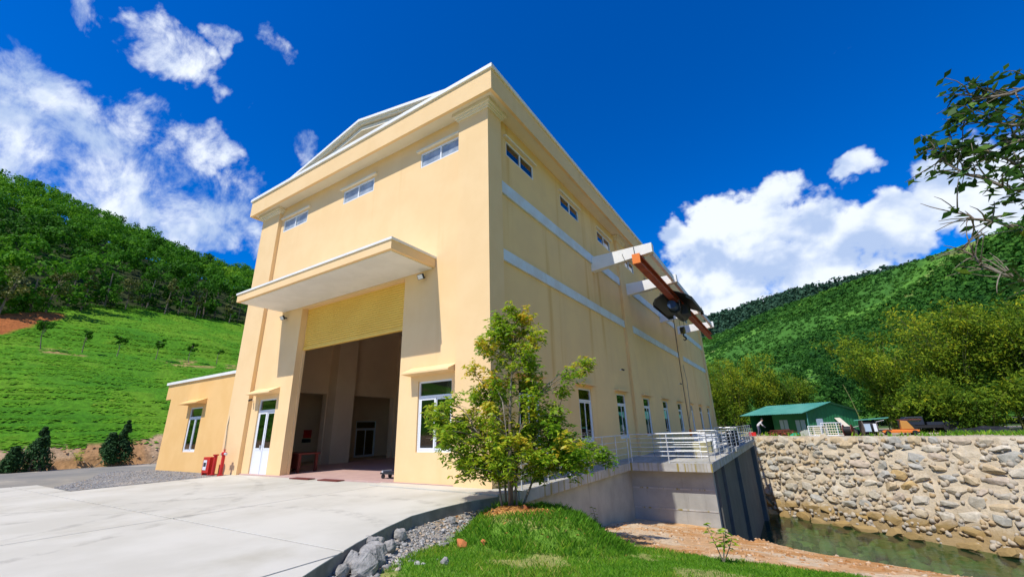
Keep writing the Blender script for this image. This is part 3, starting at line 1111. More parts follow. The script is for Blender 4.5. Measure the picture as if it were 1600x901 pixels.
xs = -np.concatenate([np.arange(30.0, 36, 0.3), np.arange(36, 80, 0.6), np.arange(80, 330, 4)])
ys = np.concatenate([np.arange(-220, -30, 6), np.arange(-30, 60, 0.6), np.arange(60, 230, 6)])
X, Y = np.meshgrid(xs, ys)
Z = left_z(X, Y)
U = left_u(X, Y)
rowz = 0.10 * np.sin(U * 5.2 + 3 * fbm(X * .2, Y * .25, 3, 19)) * (U > 2) * (U < brow_u(Y))
Z = Z + rowz
soil = np.empty(X.shape + (4,), np.float32)
soil[...] = (0.075, 0.22, 0.009, 1)
n1 = fbm(X * .25, Y * .25, 4, 33)
soil[n1 > .56] = (0.11, 0.25, 0.012, 1)
soil[n1 < .4] = (0.055, 0.19, 0.008, 1)
soil[(U > 19) & (U < 22.5) & (fbm(X * .5, Y * .18, 3, 35) > .56)] = (0.36, 0.24, 0.10, 1)
foot = U < 1.2 + 1.9 * np.clip((Y + 1) / 6, 0, 1.4) * fbm(X * .3, Y * .3, 3, 71)
soil[foot] = (0.48, 0.27, 0.12, 1)
soil[foot & (n1 > .5)] = (0.50, 0.34, 0.20, 1)
patch = (((Y + 2.5) / 5.0) ** 2 + ((U - brow_u(Y) + 3.2) / 2.6) ** 2 + .5 * (n1 - .5)) < 1
soil[patch] = (0.36, 0.12, 0.035, 1)
soil[U > brow_u(Y)] = (0.035, 0.05, 0.014, 1)
structure(grid_object('hillside', X, Y, Z, attr_mat('hill_turf', mott=0.35, mscale=3.0, bscale=5.0, bdist=0.1), {'soil': soil.reshape(-1, 4)}))

rg = np.random.default_rng(41)
HGRASS = foliage('hill_grass', [(0.0, (0.05, 0.17, 0.008)), (0.45, (0.09, 0.26, 0.010)), (0.8, (0.15, 0.32, 0.015)), (1.0, (0.27, 0.33, 0.04))], 0.0, 0.9, 0.1)
n = 150000
uu = rg.uniform(0.8, 46, n)
# tufts gather on contour rows
uu = uu - 0.30 * np.sin(uu * 5.2) * rg.random(n)
yy = rg.uniform(-22, 48, n)
xx = -(uu + 31.0)
ok = (left_u(xx, yy) < brow_u(yy)) & (fbm(xx * .9, yy * .5, 3, 88) > .38)
pt = (((yy + 2.5) / 5.0) ** 2 + ((left_u(xx, yy) - brow_u(yy) + 3.2) / 2.6) ** 2) < 1.05
ft = left_u(xx, yy) < 1.0 + 1.8 * np.clip((yy + 1) / 6, 0, 1.4) * fbm(xx * .3, yy * .3, 3, 71)
ok &= ~pt & ~(ft & (rg.random(n) < .85))
xx, yy = xx[ok], yy[ok]
zz = left_z(xx, yy)
n = len(xx)
nz = fbm(xx * .25, yy * .25, 4, 33)
h = 0.16 + 0.22 * rg.random(n)
w = 0.22 + 0.25 * rg.random(n)
tint = np.clip(.1 + .7 * nz + .13 * rg.normal(size=n) + .1 * (xx < -53), 0, 1)
row = np.sin(left_u(xx, yy) * 5.2)
o = leaf_object('hill_grass', np.c_[xx, yy, zz + .01 + .05 * rg.random(n) ** 2], rg.normal(size=(n, 3)) * .10 + (0.43, -0.15, 0.9), w * .95, w * .38, tint, HGRASS, rg, tang=np.tile((0.0, 1.0, 0.0), (n, 1)) + rg.normal(size=(n, 3)) * .4, fold=.04)
tag(o, 'rough green grass in rows over the slope behind the annex', 'grass', kind='stuff')

# cut stones and clods in the earth bank at the hill's foot
P = np.stack([-rg.uniform(30.4, 36, 1900), rg.uniform(-14, 30, 1900)], 1)
uu = left_u(P[:, 0], P[:, 1])
P = P[(uu > .2) & (uu < 1.0 + 1.8 * np.clip((P[:, 1] + 1) / 6, 0, 1.4))]
o = scatter_mesh('bank_clods', peb_protos, np.c_[P, left_z(P[:, 0], P[:, 1])], 0.04 + 0.11 * rg.random(len(P)) ** 3, rg, CRUMB)
tag(o, 'orange clods and broken stone on the cut bank along the road', 'soil', kind='stuff')


def shrub_mass(name, P, rad, per, size, m, rg, flat=0.8, tint_noise=0.05, nseed=3, base=0.3, gain=0.6):
    """Many leafy crowns as one mass: P crown centres, rad crown radii."""
    pts, nr, k = clump_points(P, rad, per, rg, flat, 0.35)
    tn = fbm(P[:, 0] * tint_noise, P[:, 1] * tint_noise, 3, nseed)
    each = rg.random(len(P))
    tint = np.clip(base + gain * (tn[k] - .5) * 1.6 + .22 * (each[k] - .5) + .10 * rg.normal(size=len(k)), 0, 1)
    L = size * rad[k] * (.7 + .6 * rg.random(len(k)))
    return leaf_object(name, pts, nr, L, L * .8, tint, m, rg)


WOODLEAF = foliage('woodland_leaves', [(0.0, (0.028, 0.10, 0.008)), (0.4, (0.07, 0.23, 0.012)), (0.75, (0.16, 0.38, 0.02)), (1.0, (0.32, 0.52, 0.03))], 0.35, 0.7, 0.15)
rg = np.random.default_rng(51)
trees = []
for u in np.arange(1.0, 86, 3.6):
    for y in np.arange(-46, 118, 4.2):
        yj, uj = y + rg.uniform(-1.7, 1.7), u + rg.uniform(-1.4, 1.4)
        ub = float(brow_u(yj))
        x = -(31.0 + ub + uj)
        if math.degrees(math.atan2(yj + 9.9, 7 - x)) > 44 or math.degrees(math.atan2(yj + 9.9, 7 - x)) < -14:
            continue
        trees.append((x, yj, float(left_z(np.array(x), np.array(yj)))))
trees = np.array(trees)
C_, R_ = [], []
TR = MB()
for x, y, z in trees:
    hgt = rg.uniform(6.5, 9.5)
    front = -x - 31 - float(brow_u(y)) < 5
    if front:
        TR.tube([(x, y, z - .3), (x + rg.normal() * .2, y + rg.normal() * .2, z + hgt * .6)], [0.13, 0.07], 5, False)
    for k in range(12 if front else 9):
        a = rg.random() * 6.28
        rr = rg.uniform(0.2, 1.7)
        C_.append((x + rr * math.cos(a), y + rr * math.sin(a), z + hgt * rg.uniform(.12 if front else .5, .95)))
        R_.append(rg.uniform(0.7, 1.3))
for y in np.arange(-20, 46, .55):
    ub = float(brow_u(y))
    x = -(31 + ub - .3 + rg.normal() * .35)
    C_.append((x, y, float(left_z(np.array(x), np.array(y))) + .25))
    R_.append(rg.uniform(.3, .6))
C_, R_ = np.array(C_), np.array(R_)
o = shrub_mass('hill_forest', C_, R_, 54, 0.38, WOODLEAF, rg, 0.75, 0.06, 7, 0.42, 0.7)
tag(o, 'dense green wood covering the upper hill on the left', 'forest', kind='stuff')
tk = TR.build('forest_trunks', BARK, o)
tk['kind'] = 'stuff'


# ---- hills on the right and the far ridge
def ruled(base, ridge, ns, ntt, amp, seed, prof=0.95, back=0.25):
    sb = np.linspace(0, len(base) - 1, ns)
    k = np.arange(len(base))
    b = np.stack([np.interp(sb, k, [q[i] for q in base]) for i in range(3)], -1)
    r = np.stack([np.interp(sb, k, [q[i] for q in ridge]) for i in range(3)], -1)
    # round the polyline corners
    for arr in (b, r):
        for _ in range(6):
            arr[1:-1] = (arr[:-2] + 2 * arr[1:-1] + arr[2:]) / 4
    tt = np.linspace(0, 1 + back, ntt)[:, None, None]
    Pp = b[None] + (r - b)[None] * tt
    zz = b[None, :, 2] + (r - b)[None, :, 2] * np.where(tt[:, :, 0] <= 1, np.clip(tt[:, :, 0], 0, 1) ** prof, 1 - 2.2 * (tt[:, :, 0] - 1) ** 1.0)
    env = np.sin(np.pi * np.clip(tt[:, :, 0], 0, 1)) * .9 + .12
    zz = zz + amp * (fbm(Pp[..., 0] * .012, Pp[..., 1] * .012, 2, seed) - .5) * 3.2 * env + amp * .35 * (fbm(Pp[..., 0] * .04, Pp[..., 1] * .04, 4, seed + 3) - .5) * 2 * env
    return Pp[..., 0], Pp[..., 1], zz


HILLM = attr_mat('hill_scrub', mott=0.35, mscale=0.35, bscale=0.5, bdist=0.6, bump=0.6)
base = [(150, -90, -.3), (95, -10, -.2), (70, 35, 0), (50, 62, .2), (32, 80, .2), (10, 98, .2), (-15, 112, .2), (-60, 130, 0), (-140, 150, -.2)]
ridge = [(420, -120, 120), (300, 40, 110), (190, 140, 92), (104, 222, 74), (64, 336, 89), (8, 390, 87), (-46, 437, 81), (-160, 480, 70), (-320, 520, 60)]
X, Y, Z = ruled(base, ridge, 190, 120, 7.0, 4, 1.25)
soil = np.empty(X.shape + (4,), np.float32)
soil[...] = (0.055, 0.155, 0.02, 1)
nn_ = fbm(X * .012, Y * .012, 4, 81)
soil[nn_ > .54] = (0.10, 0.235, 0.028, 1)
soil[nn_ > .68] = (0.20, 0.26, 0.06, 1)
structure(grid_object('scrub_hill', X, Y, Z, HILLM, {'soil': soil.reshape(-1, 4)}))
HX, HY, HZ = X, Y, Z
rg = np.random.default_rng(61)
SCRUB = foliage('scrub_leaves', [(0.0, (0.022, 0.08, 0.016)), (0.4, (0.045, 0.145, 0.02)), (0.75, (0.08, 0.21, 0.025)), (1.0, (0.15, 0.29, 0.035))], 0.3, 0.8, 0.1)
ti = (rg.random(34000) ** 1.0 * 96).astype(int)
si = (rg.random(34000) * 150 + 18).astype(int)
P = np.stack([HX[ti, si], HY[ti, si], HZ[ti, si]], 1)
nxt = np.stack([HX[ti + 1, si + 1], HY[ti + 1, si + 1], HZ[ti + 1, si + 1]], 1)
P = P + (nxt - P) * rg.random((len(P), 1))
P[:, 0] += rg.uniform(-1, 1, len(P))
D = np.hypot(P[:, 0] - 7, P[:, 1] + 10)
azim = np.degrees(np.arctan2(P[:, 0] - 7, P[:, 1] + 10))
woods = fbm(P[:, 0] * .014, P[:, 1] * .014, 3, 23)
ok = (azim > -12) & (azim < 44) & ((woods > .52) | (rg.random(len(P)) < .42))
P, D, woods = P[ok], D[ok], woods[ok]
rad = (0.0036 * D + 0.25) * (.7 + .6 * rg.random(len(P))) * np.where(woods > .56, 1.6, .85)
P[:, 2] += rad * .2
o = shrub_mass('hill_scrub', P, rad, 12, 0.85, SCRUB, rg, 0.55, 0.02, 5, 0.45, 0.9)
tag(o, 'green scrub and planted saplings over the hills on the right', 'scrub', kind='stuff')
# the wood at the foot of the hill, behind the shed
C_, R_ = [], []
for k in range(420):
    t_ = rg.random() ** 1.6 * 0.30
    i, j = int(t_ * 95), int(rg.uniform(28, 150))
    x, y, z = HX[i, j] + rg.uniform(-2, 2), HY[i, j] + rg.uniform(-2, 2) - 6, HZ[i, j]
    az = math.degrees(math.atan2(x - 7, y + 10))
    if -10 < az < 44:
        hgt = rg.uniform(4.5, 8)
        for q in range(6):
            C_.append((x + rg.normal() * 1.3, y + rg.normal() * 1.3, z + hgt * rg.uniform(.2, .9)))
            R_.append(rg.uniform(.9, 1.7))
o = shrub_mass('valley_wood', np.array(C_), np.array(R_), 60, 0.36, SCRUB, rg, 0.8, 0.05, 9, 0.34, 0.8)
tag(o, 'dark green wood at the foot of the hill behind the green shed', 'forest', kind='stuff')

base = [(700, 250, 30), (420, 440, 30), (220, 520, 40), (60, 560, 45), (-80, 560, 40), (-260, 560, 30), (-520, 560, 20)]
ridge = [(900, 420, 150), (520, 600, 175), (260, 660, 182), (60, 690, 178), (-75, 687, 155), (-300, 680, 120), (-600, 660, 90)]
X, Y, Z = ruled(base, ridge, 160, 50, 14.0, 14, 0.9)
soil = np.empty(X.shape + (4,), np.float32)
soil[...] = (0.045, 0.10, 0.055, 1)  # green lifted towards blue: haze of distance painted into the ground
structure(grid_object('far_ridge', X, Y, Z, HILLM, {'soil': soil.reshape(-1, 4)}))
ti = (rg.random(5000) ** .6 * 41).astype(int)
si = (rg.random(5000) * 90 + 45).astype(int)
P = np.stack([X[ti, si], Y[ti, si], Z[ti, si]], 1) + rg.normal(size=(5000, 3)) * (2.5, 2.5, 0)
FARLEAF = foliage('hazed_forest_leaves', [(0.0, (0.03, 0.075, 0.045)), (0.6, (0.05, 0.115, 0.065)), (1.0, (0.075, 0.15, 0.075))], 0.25, 0.8, 0.1)  # leaf colour turned bluish, the air's haze painted in
rad = rg.uniform(3.0, 6.0, len(P))
P[:, 2] += rad * .5
o = shrub_mass('far_ridge_forest', P, rad, 14, 0.8, FARLEAF, rg, 0.9, 0.01, 2, .45, .6)
tag(o, 'dark forest on the farthest ridge under the clouds', 'forest', kind='stuff')

# ================================================================== THE POWERHOUSE
PH = thing('powerhouse_building', 'tall cream-rendered industrial hall with open roller shutter and flat canopy', 'building', (0, 0, 0))
LW = [1.62 + 4.66 * k for k in range(9)]          # lower side windows, start along y
UW = [1.26 + 4.62 * k for k in range(9)]          # upper side windows
front_holes = [(-10.15, -3.78, 0.0, 6.8), (-12.52, -11.15, 0.0, 3.04), (-2.9, -1.48, 0.91, 3.04)] + [(c - 1.03, c + 1.03, 11.29, 11.95) for c in (-2.25, -7.05, -11.85)]
MB().wall('y', 0.05, 0.32, -14.6, -0.05, -0.3, 12.75, front_holes).build('wall', WALL, PH)
side_holes = [(y, y + 1.34, 0.91, 3.04) for y in LW] + [(y, y + 2.08, 11.29, 11.95) for y in UW]
MB().wall('x', -0.32, -0.05, 0.32, 42.7, -0.3, 12.75, side_holes).build('wall', WALL_SIDE, PH)
MB().wall('y', 42.7, 42.95, -14.6, -0.05, -0.3, 12.75).build('wall', WALL, PH)
bays = [(1.2, 4.5, 0.05, 3.62), (5.85, 9.3, 0.05, 3.62), (10.6, 14.0, 0.05, 3.62)]
MB().wall('x', -14.6, -14.25, 0.32, 42.7, -0.3, 12.75, bays).build('wall', INNER, PH)
MB().box(-14.25, -0.32, 0.0, 42.7, -0.3, 0.05).build('floor', PINK, PH)
MB().box(-14.25, -0.32, 0.33, 42.69, 12.45, 12.6).build('ceiling', INNER, PH)
for y in (4.55, 9.4, 14.2):
    MB().box(-14.25, -13.55, y, y + 1.2, 0.05, 12.45).build('column', INNER, PH)
    MB().box(-0.95, -0.33, y + .2, y + 1.0, 0.05, 12.45).build('column', INNER, PH)
MB().box(-14.24, -13.2, 0.5, 30, 7.6, 8.3).build('crane_girder', INNER, PH)
# corner and side pilasters
for x0, x1 in ((-14.72, -13.12), (-1.22, 0.1)):
    MB().box(x0, x1, -0.12, 0.06 if x0 < -5 else 0.70, -0.3, 12.66).build('pilaster', WALL, PH)
for y0, y1 in ((13.45, 14.75), (28.0, 29.3), (41.9, 43.05)):
    MB().box(-0.06, 0.10, y0, y1, -0.3, 12.66).build('pilaster', WALL_SIDE, PH)
for x0, x1, y0, y1 in ((-14.72, -13.12, -0.12, 0.3), (-1.22, 0.1, -0.12, 0.70), (-0.06, 0.10, 13.45, 14.75), (-0.06, 0.10, 28.0, 29.3)):
    c = MB()
    for d, z0, z1 in ((0.05, 12.40, 12.47), (0.11, 12.472, 12.55), (0.18, 12.552, 12.69)):
        c.box(x0 - d, x1 + d, y0 - d, y1 + d, z0, z1)
    c.build('capital', CREAMTRIM, PH)
# eaves: soffit, deep fascia, white coping
MB().box(-15.1, 0.50, -0.5, 43.5, 12.70, 12.82).build('soffit', CREAMTRIM, PH)
f = MB()
f.box(-15.22, 0.60, -0.60, -0.48, 12.63, 13.50).box(-15.22, 0.60, 43.48, 43.60, 12.63, 13.50)
f.box(-15.22, -15.10, -0.479, 43.479, 12.63, 13.499).box(0.48, 0.598, -0.479, 43.479, 12.632, 13.499)
f.build('fascia', WALL, PH)
f = MB()
f.box(-15.30, 0.67, -0.67, -0.40, 13.502, 13.66).box(-15.30, -15.02, -0.399, 43.6, 13.502, 13.66).box(0.40, 0.67, -0.399, 43.6, 13.502, 13.659).box(-15.02, .4, 43.4, 43.66, 13.502, 13.66)
f.build('coping', WHITE, PH, bevel=0.01)
MB().box(-15.0, 0.38, -0.3, 43.3, 12.84, 13.0).build('roof_slab', CONC_L, PH)
# low gable roof standing behind the fascia
for i, (d, yy0, top) in enumerate(((0.0, -0.20, 15.42), (0.14, -0.10, 15.30), (0.30, 0.02, 15.12))):
    sl = 0.215
    a, b = -7.25, top
    m_ = (WHITE, CREAMTRIM, CREAMTRIM)[i]
    th = (0.13, 0.13, 0.2)[i]
    rr = MB()
    for s in (-1, 1):
        e_x = a + s * 7.0
        rr.prism([(a, b), (e_x, b - 7.0 * sl), (e_x, b - 7.0 * sl - th), (a, b - th)], yy0, 43.2 - i * .2, 'y')
    rr.build('gable_roof' if i == 0 else 'gable_trim', m_, PH)
MB().prism([(-14.0, 13.0), (-0.5, 13.0), (-0.5, 13.45), (-7.25, 14.9), (-14.0, 13.45)], 0.75, 0.95, 'y').build('gable_wall', CREAMTRIM, PH)
# canopy over the shutter
cn_ = MB().box(-11.72, -2.32, -1.95, 0.05, 6.90, 7.20).build('canopy', WALL, PH)
MB().box(-11.60, -2.44, -1.83, 0.04, 6.87, 6.899).build('canopy_soffit', WHITE, cn_)
MB().box(-11.76, -2.28, -1.99, 0.05, 7.202, 7.28).build('canopy_coping', WHITE, cn_)
# roller shutter half down: one mesh per slat
sh = MB().box(-10.14, -3.79, 0.30, 0.44, 4.98, 5.07).build('roller_shutter', SHUTTER, PH)
slat = MB()
prof = [(0.004, 0.0), (-0.026, 0.014), (-0.036, 0.045), (-0.026, 0.074), (0.004, 0.088), (0.012, 0.088), (0.012, 0.0)]
slat.prism(prof, -10.13, -3.80, 'x')
slat_me = slat.mesh('slat', SHUTTER)
k = 0
while 5.072 + k * 0.092 < 6.75:
    link('slat', slat_me, sh, loc=(0, 0.345, 5.072 + k * 0.092))
    k += 1
for x in (-10.148, -3.83):
    MB().box(x, x + .045, 0.322, 0.42, 0.05, 6.79).build('guide_rail', WALL, sh)
# wall bands between the pilasters on the side
for y0, y1 in ((0.703, 13.447), (14.753, 27.997), (29.303, 41.897)):
    for z0, z1 in ((9.45, 9.92), (6.87, 7.27)):
        MB().box(-0.06, 0.03, y0, y1, z0, z1).build('wall_band', BAND, PH)

_cache = {}


def framed(key, w, h, kind):
    """Meshes of a window or door in its own frame: x along the wall, -y outwards, z up from the sill."""
    if key in _cache:
        return _cache[key]
    fr, subs = MB(), []
    t_, d0, d1 = 0.055, -0.035, 0.045

    def rect(mb, x0, x1, z0, z1, t, e0, e1):
        mb.box(x0, x1, e0, e1, z0, z0 + t).box(x0, x1, e0, e1, z1 - t, z1)
        mb.box(x0, x0 + t, e0, e1, z0 + t, z1 - t).box(x1 - t, x1, e0, e1, z0 + t, z1 - t)
    rect(fr, 0, w, 0, h, t_, d0, d1)
    if kind == 'high':
        fr.box(w / 2 - .035, w / 2 + .035, d0 + .002, d1 - .002, t_, h - t_)
        for x0, x1 in ((t_, w / 2 - .035), (w / 2 + .035, w - t_)):
            pm = PANE if key.endswith('_s') else PANE_FILM
            subs.append(('pane', MB().box(x0 + .004, x1 - .004, 0.004, 0.012, t_ + .004, h - t_ - .004).mesh('pane', pm), pm))
    else:
        zt = h - 0.52
        fr.box(t_, w - t_, d0 + .002, d1 - .002, zt, zt + .07)
        subs.append(('transom_pane', MB().box(t_ + .004, w - t_ - .004, 0.004, 0.012, zt + .074, h - t_ - .004).mesh('transom_pane', PANE), PANE))
        for i, (x0, x1) in enumerate(((t_, w / 2 + .02), (w / 2 - .02, w - t_))):
            e0 = -0.030 + 0.028 * i
            s_ = MB()
            rect(s_, x0 + .003, x1 - .003, t_ + .003, zt - .003, 0.065 if kind == 'sash' else 0.09, e0, e0 + .026)
            zb = t_ + .06
            if kind == 'door':
                s_.box(x0 + .093, x1 - .093, e0 + .006, e0 + .02, t_ + .093, 0.98)
                s_.box(x0 + .091, x1 - .091, e0 - .004, e0 + .024, 0.98, 1.05)
                zb = 1.05
            subs.append(('sash' if kind == 'sash' else 'door_leaf', s_.mesh('sash', FRAME), FRAME))
            subs.append(('pane', MB().box(x0 + .07, x1 - .07, e0 + .009, e0 + .016, zb, zt - .07).mesh('pane', PANE), PANE))
        if kind == 'door':
            subs.append(('door_handle', MB().box(w / 2 - .12, w / 2 - .09, -0.085, -0.03, 1.0, 1.16).mesh('door_handle', GREYSTEEL), GREYSTEEL))
    _cache[key] = (fr.mesh('window', FRAME), subs)
    return _cache[key]


def put_window(parent, name, loc, rotz, key, w, h, kind):
    me, subs = framed(key, w, h, kind)
    o = link(name, me, parent, loc=loc)
    o.rotation_euler = (0, 0, rotz)
    for n_, m_, _ in subs:
        link(n_, m_, o, loc=(0, 0, 0))
    return o


for c in (-2.25, -7.05, -11.85):
    put_window(PH, 'high_window', (c - 1.03, 0.10, 11.29), 0, 'high', 2.06, 0.66, 'high')
    MB().box(c - 1.2, c + 1.2, -0.06, 0.06, 12.02, 12.10).build('window_hood', CREAMTRIM, PH)
for y in UW:
    put_window(PH, 'high_window', (-0.10, y, 11.29), R(90), 'high_s', 2.08, 0.66, 'high')
    MB().box(-0.06, 0.06, y - .15, y + 2.23, 12.02, 12.10).build('window_hood', CREAMTRIM, PH)
put_window(PH, 'front_window', (-2.9, 0.14, 0.91), 0, 'front', 1.42, 2.13, 'sash')
put_window(PH, 'side_door', (-12.52, 0.14, 0.0), 0, 'door', 1.37, 3.04, 'door')
for y in LW:
    put_window(PH, 'side_window', (-0.12, y, 0.91), R(90), 'sidew', 1.34, 2.13, 'sash')
    MB().box(-0.06, 0.20, y - .22, y + 1.56, 3.16, 3.23).build('window_hood', WALL_SIDE, PH)
for x0, x1 in ((-3.25, -1.26), (-12.86, -11.02)):
    MB().prism([(0.06, 3.22), (-0.40, 3.25), (-0.40, 3.30), (0.06, 3.50)], x0, x1, 'x').build('window_hood', WALL, PH)
# rolled blind and sill clutter seen through the right front window
MB().box(-2.85, -2.62, 0.36, 0.40, 0.95, 2.95).build('curtain', CREAMTRIM, PH)
# cantilevered crane brackets with their edge beam
for y, zb in ((9.3, 9.02), (14.6, 9.05), (23.2, 9.05), (29.0, 9.05)):
    b = MB()
    b.prism([(-0.06, zb), (-0.06, 9.80), (3.06, 9.80), (3.06, 9.32)], y - .17, y + .17, 'y')
    b.build('crane_bracket', WHITE, PH, bevel=0.012)
for y0, y1 in ((9.473, 14.427), (14.773, 23.027), (23.373, 28.827)):
    MB().box(2.76, 2.92, y0, y1, 9.42, 9.72).build('edge_beam', BAND, PH)
# old cable run down the joint with the annex
cb = MB().tube([(-14.68, -0.03, 4.5), (-14.72, -0.03, 4.2), (-14.66, -0.03, 3.1), (-14.5, -0.16, 2.0), (-14.42, -0.16, 1.4), (-14.36, -0.16, 0.6), (-14.3, -0.15, 0.05)], 0.016, 5)
cb.build('cable_conduit', KERB, PH)

# ---- annex
AN = thing('annex_building', 'low flat-roofed cream annex with one window, left of the tall hall', 'building', (-18.3, 0.0, 0))
MB().wall('y', 0.06, 0.30, -21.95, -14.61, -0.3, 4.42, [(-19.25, -17.86, 0.88, 3.02)]).build('wall', WALL_ANNEX, AN)
MB().box(-21.95, -21.7, 0.3, 42.9, -0.3, 4.42).build('wall', WALL_ANNEX, AN)
MB().box(-21.7, -14.62, 42.65, 42.9, -0.3, 4.42).build('wall', WALL_ANNEX, AN)
MB().box(-22.65, -14.61, 0.063, 0.30, 3.62, 4.421).box(-22.65, -21.96, 0.303, 42.9, 3.62, 4.421).build('parapet', WALL_ANNEX, AN)
MB().box(-22.72, -14.74, -0.03, 0.42, 4.423, 4.56).box(-22.72, -22.3, 0.422, 42.9, 4.423, 4.56).build('coping', WHITE, AN)
MB().box(-21.95, -14.62, 0.3, 42.9, 4.0, 4.2).build('roof_slab', INNER, AN)
MB().box(-21.7, -14.61, 0.3, 42.65, -0.3, 0.046).build('floor', INNER, AN)
MB().wall('x', -17.5, -17.3, 0.31, 42.6, 0.05, 3.99, [(8.95, 10.6, 0.05, 2.3)]).build('partition', INNER, AN)
put_window(AN, 'front_window', (-19.25 + 18.3, 0.14, 0.88), 0, 'annexw', 1.39, 2.14, 'sash')
MB().prism([(0.07, 3.16), (-0.40, 3.19), (-0.40, 3.24), (0.07, 3.43)], -19.6, -17.55, 'x').build('window_hood', WALL_ANNEX, AN)
o = put_window(AN, 'inner_door', (-17.34 + 18.3, 8.95, 0.05), R(90), 'innerd', 1.65, 2.25, 'sash')
MB().box(-19.2, -18.65, 0.34, 0.37, 0.9, 2.5).build('curtain', BAND, AN)

# ---- fittings on the walls
def flood_lamp(loc, label):
    t_ = thing('wall_lamp', label, 'lamp', loc, 'floodlights on the powerhouse')
    x, y, z = loc
    MB().box(x - .02, x + .02, y - .14, y, z - .02, z + .02).build('bracket', DARKSTEEL, t_)
    MB().obox((x, y - .20, z - .02), (.13, .035, .09), (1, 0, 0), (0, .86, .5), (0, -.5, .86)).build('housing', DARKSTEEL, t_)
    MB().obox((x, y - .232, z - .038), (.11, .004, .075), (1, 0, 0), (0, .86, .5), (0, -.5, .86)).build('lens', FRAME, t_)


flood_lamp((-2.8, 0.05, 6.62), 'small black floodlight under the right end of the canopy')
flood_lamp((-11.3, 0.05, 6.55), 'small black floodlight under the left end of the canopy')


def wall_cam(loc, out, label):
    t_ = thing('security_camera', label, 'camera', loc, 'security cameras on the powerhouse')
    p_ = np.array(loc)
    o_ = np.array(out, float)
    MB().tube([p_, p_ + o_ * .14 + (0, 0, .02)], .018, 6).build('arm', FRAME, t_)
    MB().tube([p_ + o_ * .10 + (0, 0, .03), p_ + o_ * .24 + (0, 0, -.03)], .04, 8).build('body', DARKSTEEL, t_)


wall_cam((-0.05, 11.9, 4.3), (1, 0, 0), 'small dark camera above the side windows, nearer the front corner')
wall_cam((-0.05, 26.5, 4.6), (1, 0, 0), 'small dark camera high on the side wall, farther along')
wall_cam((-13.0, 0.05, 3.05), (0.2, -1, 0), 'small camera beside the hood of the white double door')

# ---- fire fittings by the annex
HX0 = -14.05
t_ = thing('fire_hose_cabinet', 'red fire hose cabinet standing on legs beside the annex wall', 'cabinet', (-14.75, -0.5, 0))
MB().box(-15.1, -14.5, -0.62, -0.34, 0.08, 0.72).build('case', RED, t_, bevel=0.01)
MB().box(-15.02, -14.72, -0.632, -0.622, 0.2, 0.6).build('notice', FRAME, t_)
MB().box(-14.98, -14.76, -0.637, -0.633, 0.34, 0.5).build('notice_print', DARKSTEEL, t_)
for x in (-15.06, -14.54):
    MB().box(x - .03, x + .03, -0.6, -0.36, -0.012, 0.08).build('foot', RED, t_)
t_ = thing('fire_standpipe', 'short red standpipe with blank flange beside the hose cabinet', 'pipe', (-14.3, -0.5, 0))
MB().tube([(-14.3, -.5, -.012), (-14.3, -.5, .78)], .07, 12).build('pipe', RED, t_)
MB().tube([(-14.3, -.5, .78), (-14.3, -.5, .83)], .11, 12).build('flange', RED, t_)
MB().tube([(-14.3, -.5, .01), (-14.3, -.5, .04)], .11, 12).build('flange', RED, t_)
t_ = thing('fire_hydrant', 'taller red fire hydrant with two outlets, nearest the white door', 'hydrant', (-13.62, -0.5, 0))
hy = (-13.62, -0.5)
MB().tube([(*hy, -.012), (*hy, .04), (*hy, .05), (*hy, .80), (*hy, .82), (*hy, .9), (*hy, .94)], [.12, .12, .065, .065, .10, .10, .05], 12).build('barrel', RED, t_)
for s in (-1, 1):
    MB().tube([(hy[0] + s * .07, hy[1], .86), (hy[0] + s * .19, hy[1], .84)], [.05, .055], 10).build('outlet', GREYSTEEL, t_)
MB().tube([(*hy, .94), (*hy, 1.02)], .022, 8).build('spindle', RED, t_)
MB().box(hy[0] - .09, hy[0] + .09, hy[1] - .02, hy[1] + .02, 1.0, 1.03).build('handle', RED, t_)

# ---- inside the hall and on its threshold
t_ = thing('work_table', 'dark red table standing in shade just inside the shutter', 'table', (-11.2, 1.3, 0.05))
MB().box(-12.1, -10.35, .85, 1.85, .74, .80).build('table_top', WOOD, t_)
for x in (-12.0, -10.45):
    for y in (.95, 1.75):
        MB().box(x - .05, x + .05, y - .05, y + .05, .05, .74).build('leg', WOOD, t_)
MB().box(-12.0, -10.4, 1.0, 1.03, .2, .74).build('front_panel', WOOD, t_)
t_ = thing('fire_notice_box', 'red box fixed to the inner wall of the hall', 'box', (-17.3, 5.5, 1.25))
MB().box(-17.3, -17.15, 5.3, 5.72, 1.35, 1.8).build('case', RED, t_)
MB().box(-17.3, -17.2, 5.25, 5.75, 1.1, 1.3).build('bracket', DARKSTEEL, t_)
t_ = thing('flat_trolley', 'low dark metal trolley on the floor by the right jamb', 'trolley', (-4.5, 0.75, 0.05))
MB().box(-5.0, -4.0, .55, .95, .19, .24).build('deck', DARKSTEEL, t_)
for x in (-4.9, -4.1):
    MB().box(x - .03, x + .03, .55, .95, .24, .30).build('crossbar', GREYSTEEL, t_)
    for y in (.6, .9):
        MB().tube([(x, y - .025, .12), (x, y + .025, .12)], .07, 12).build('wheel', BLACK, t_)
for i, (x0, x1) in enumerate(((-8.9, -7.75), (-7.2, -6.1))):
    o = MB().box(x0, x1, -0.30, 0.0 - .01, 0.004, 0.035).build('floor_plate', WOOD, bevel=0.004)
    tag(o, ('rusty brown steel plate on the threshold, nearer the left jamb', 'rusty brown steel plate on the threshold, nearer the middle')[i], 'plate', 'plates on the threshold')

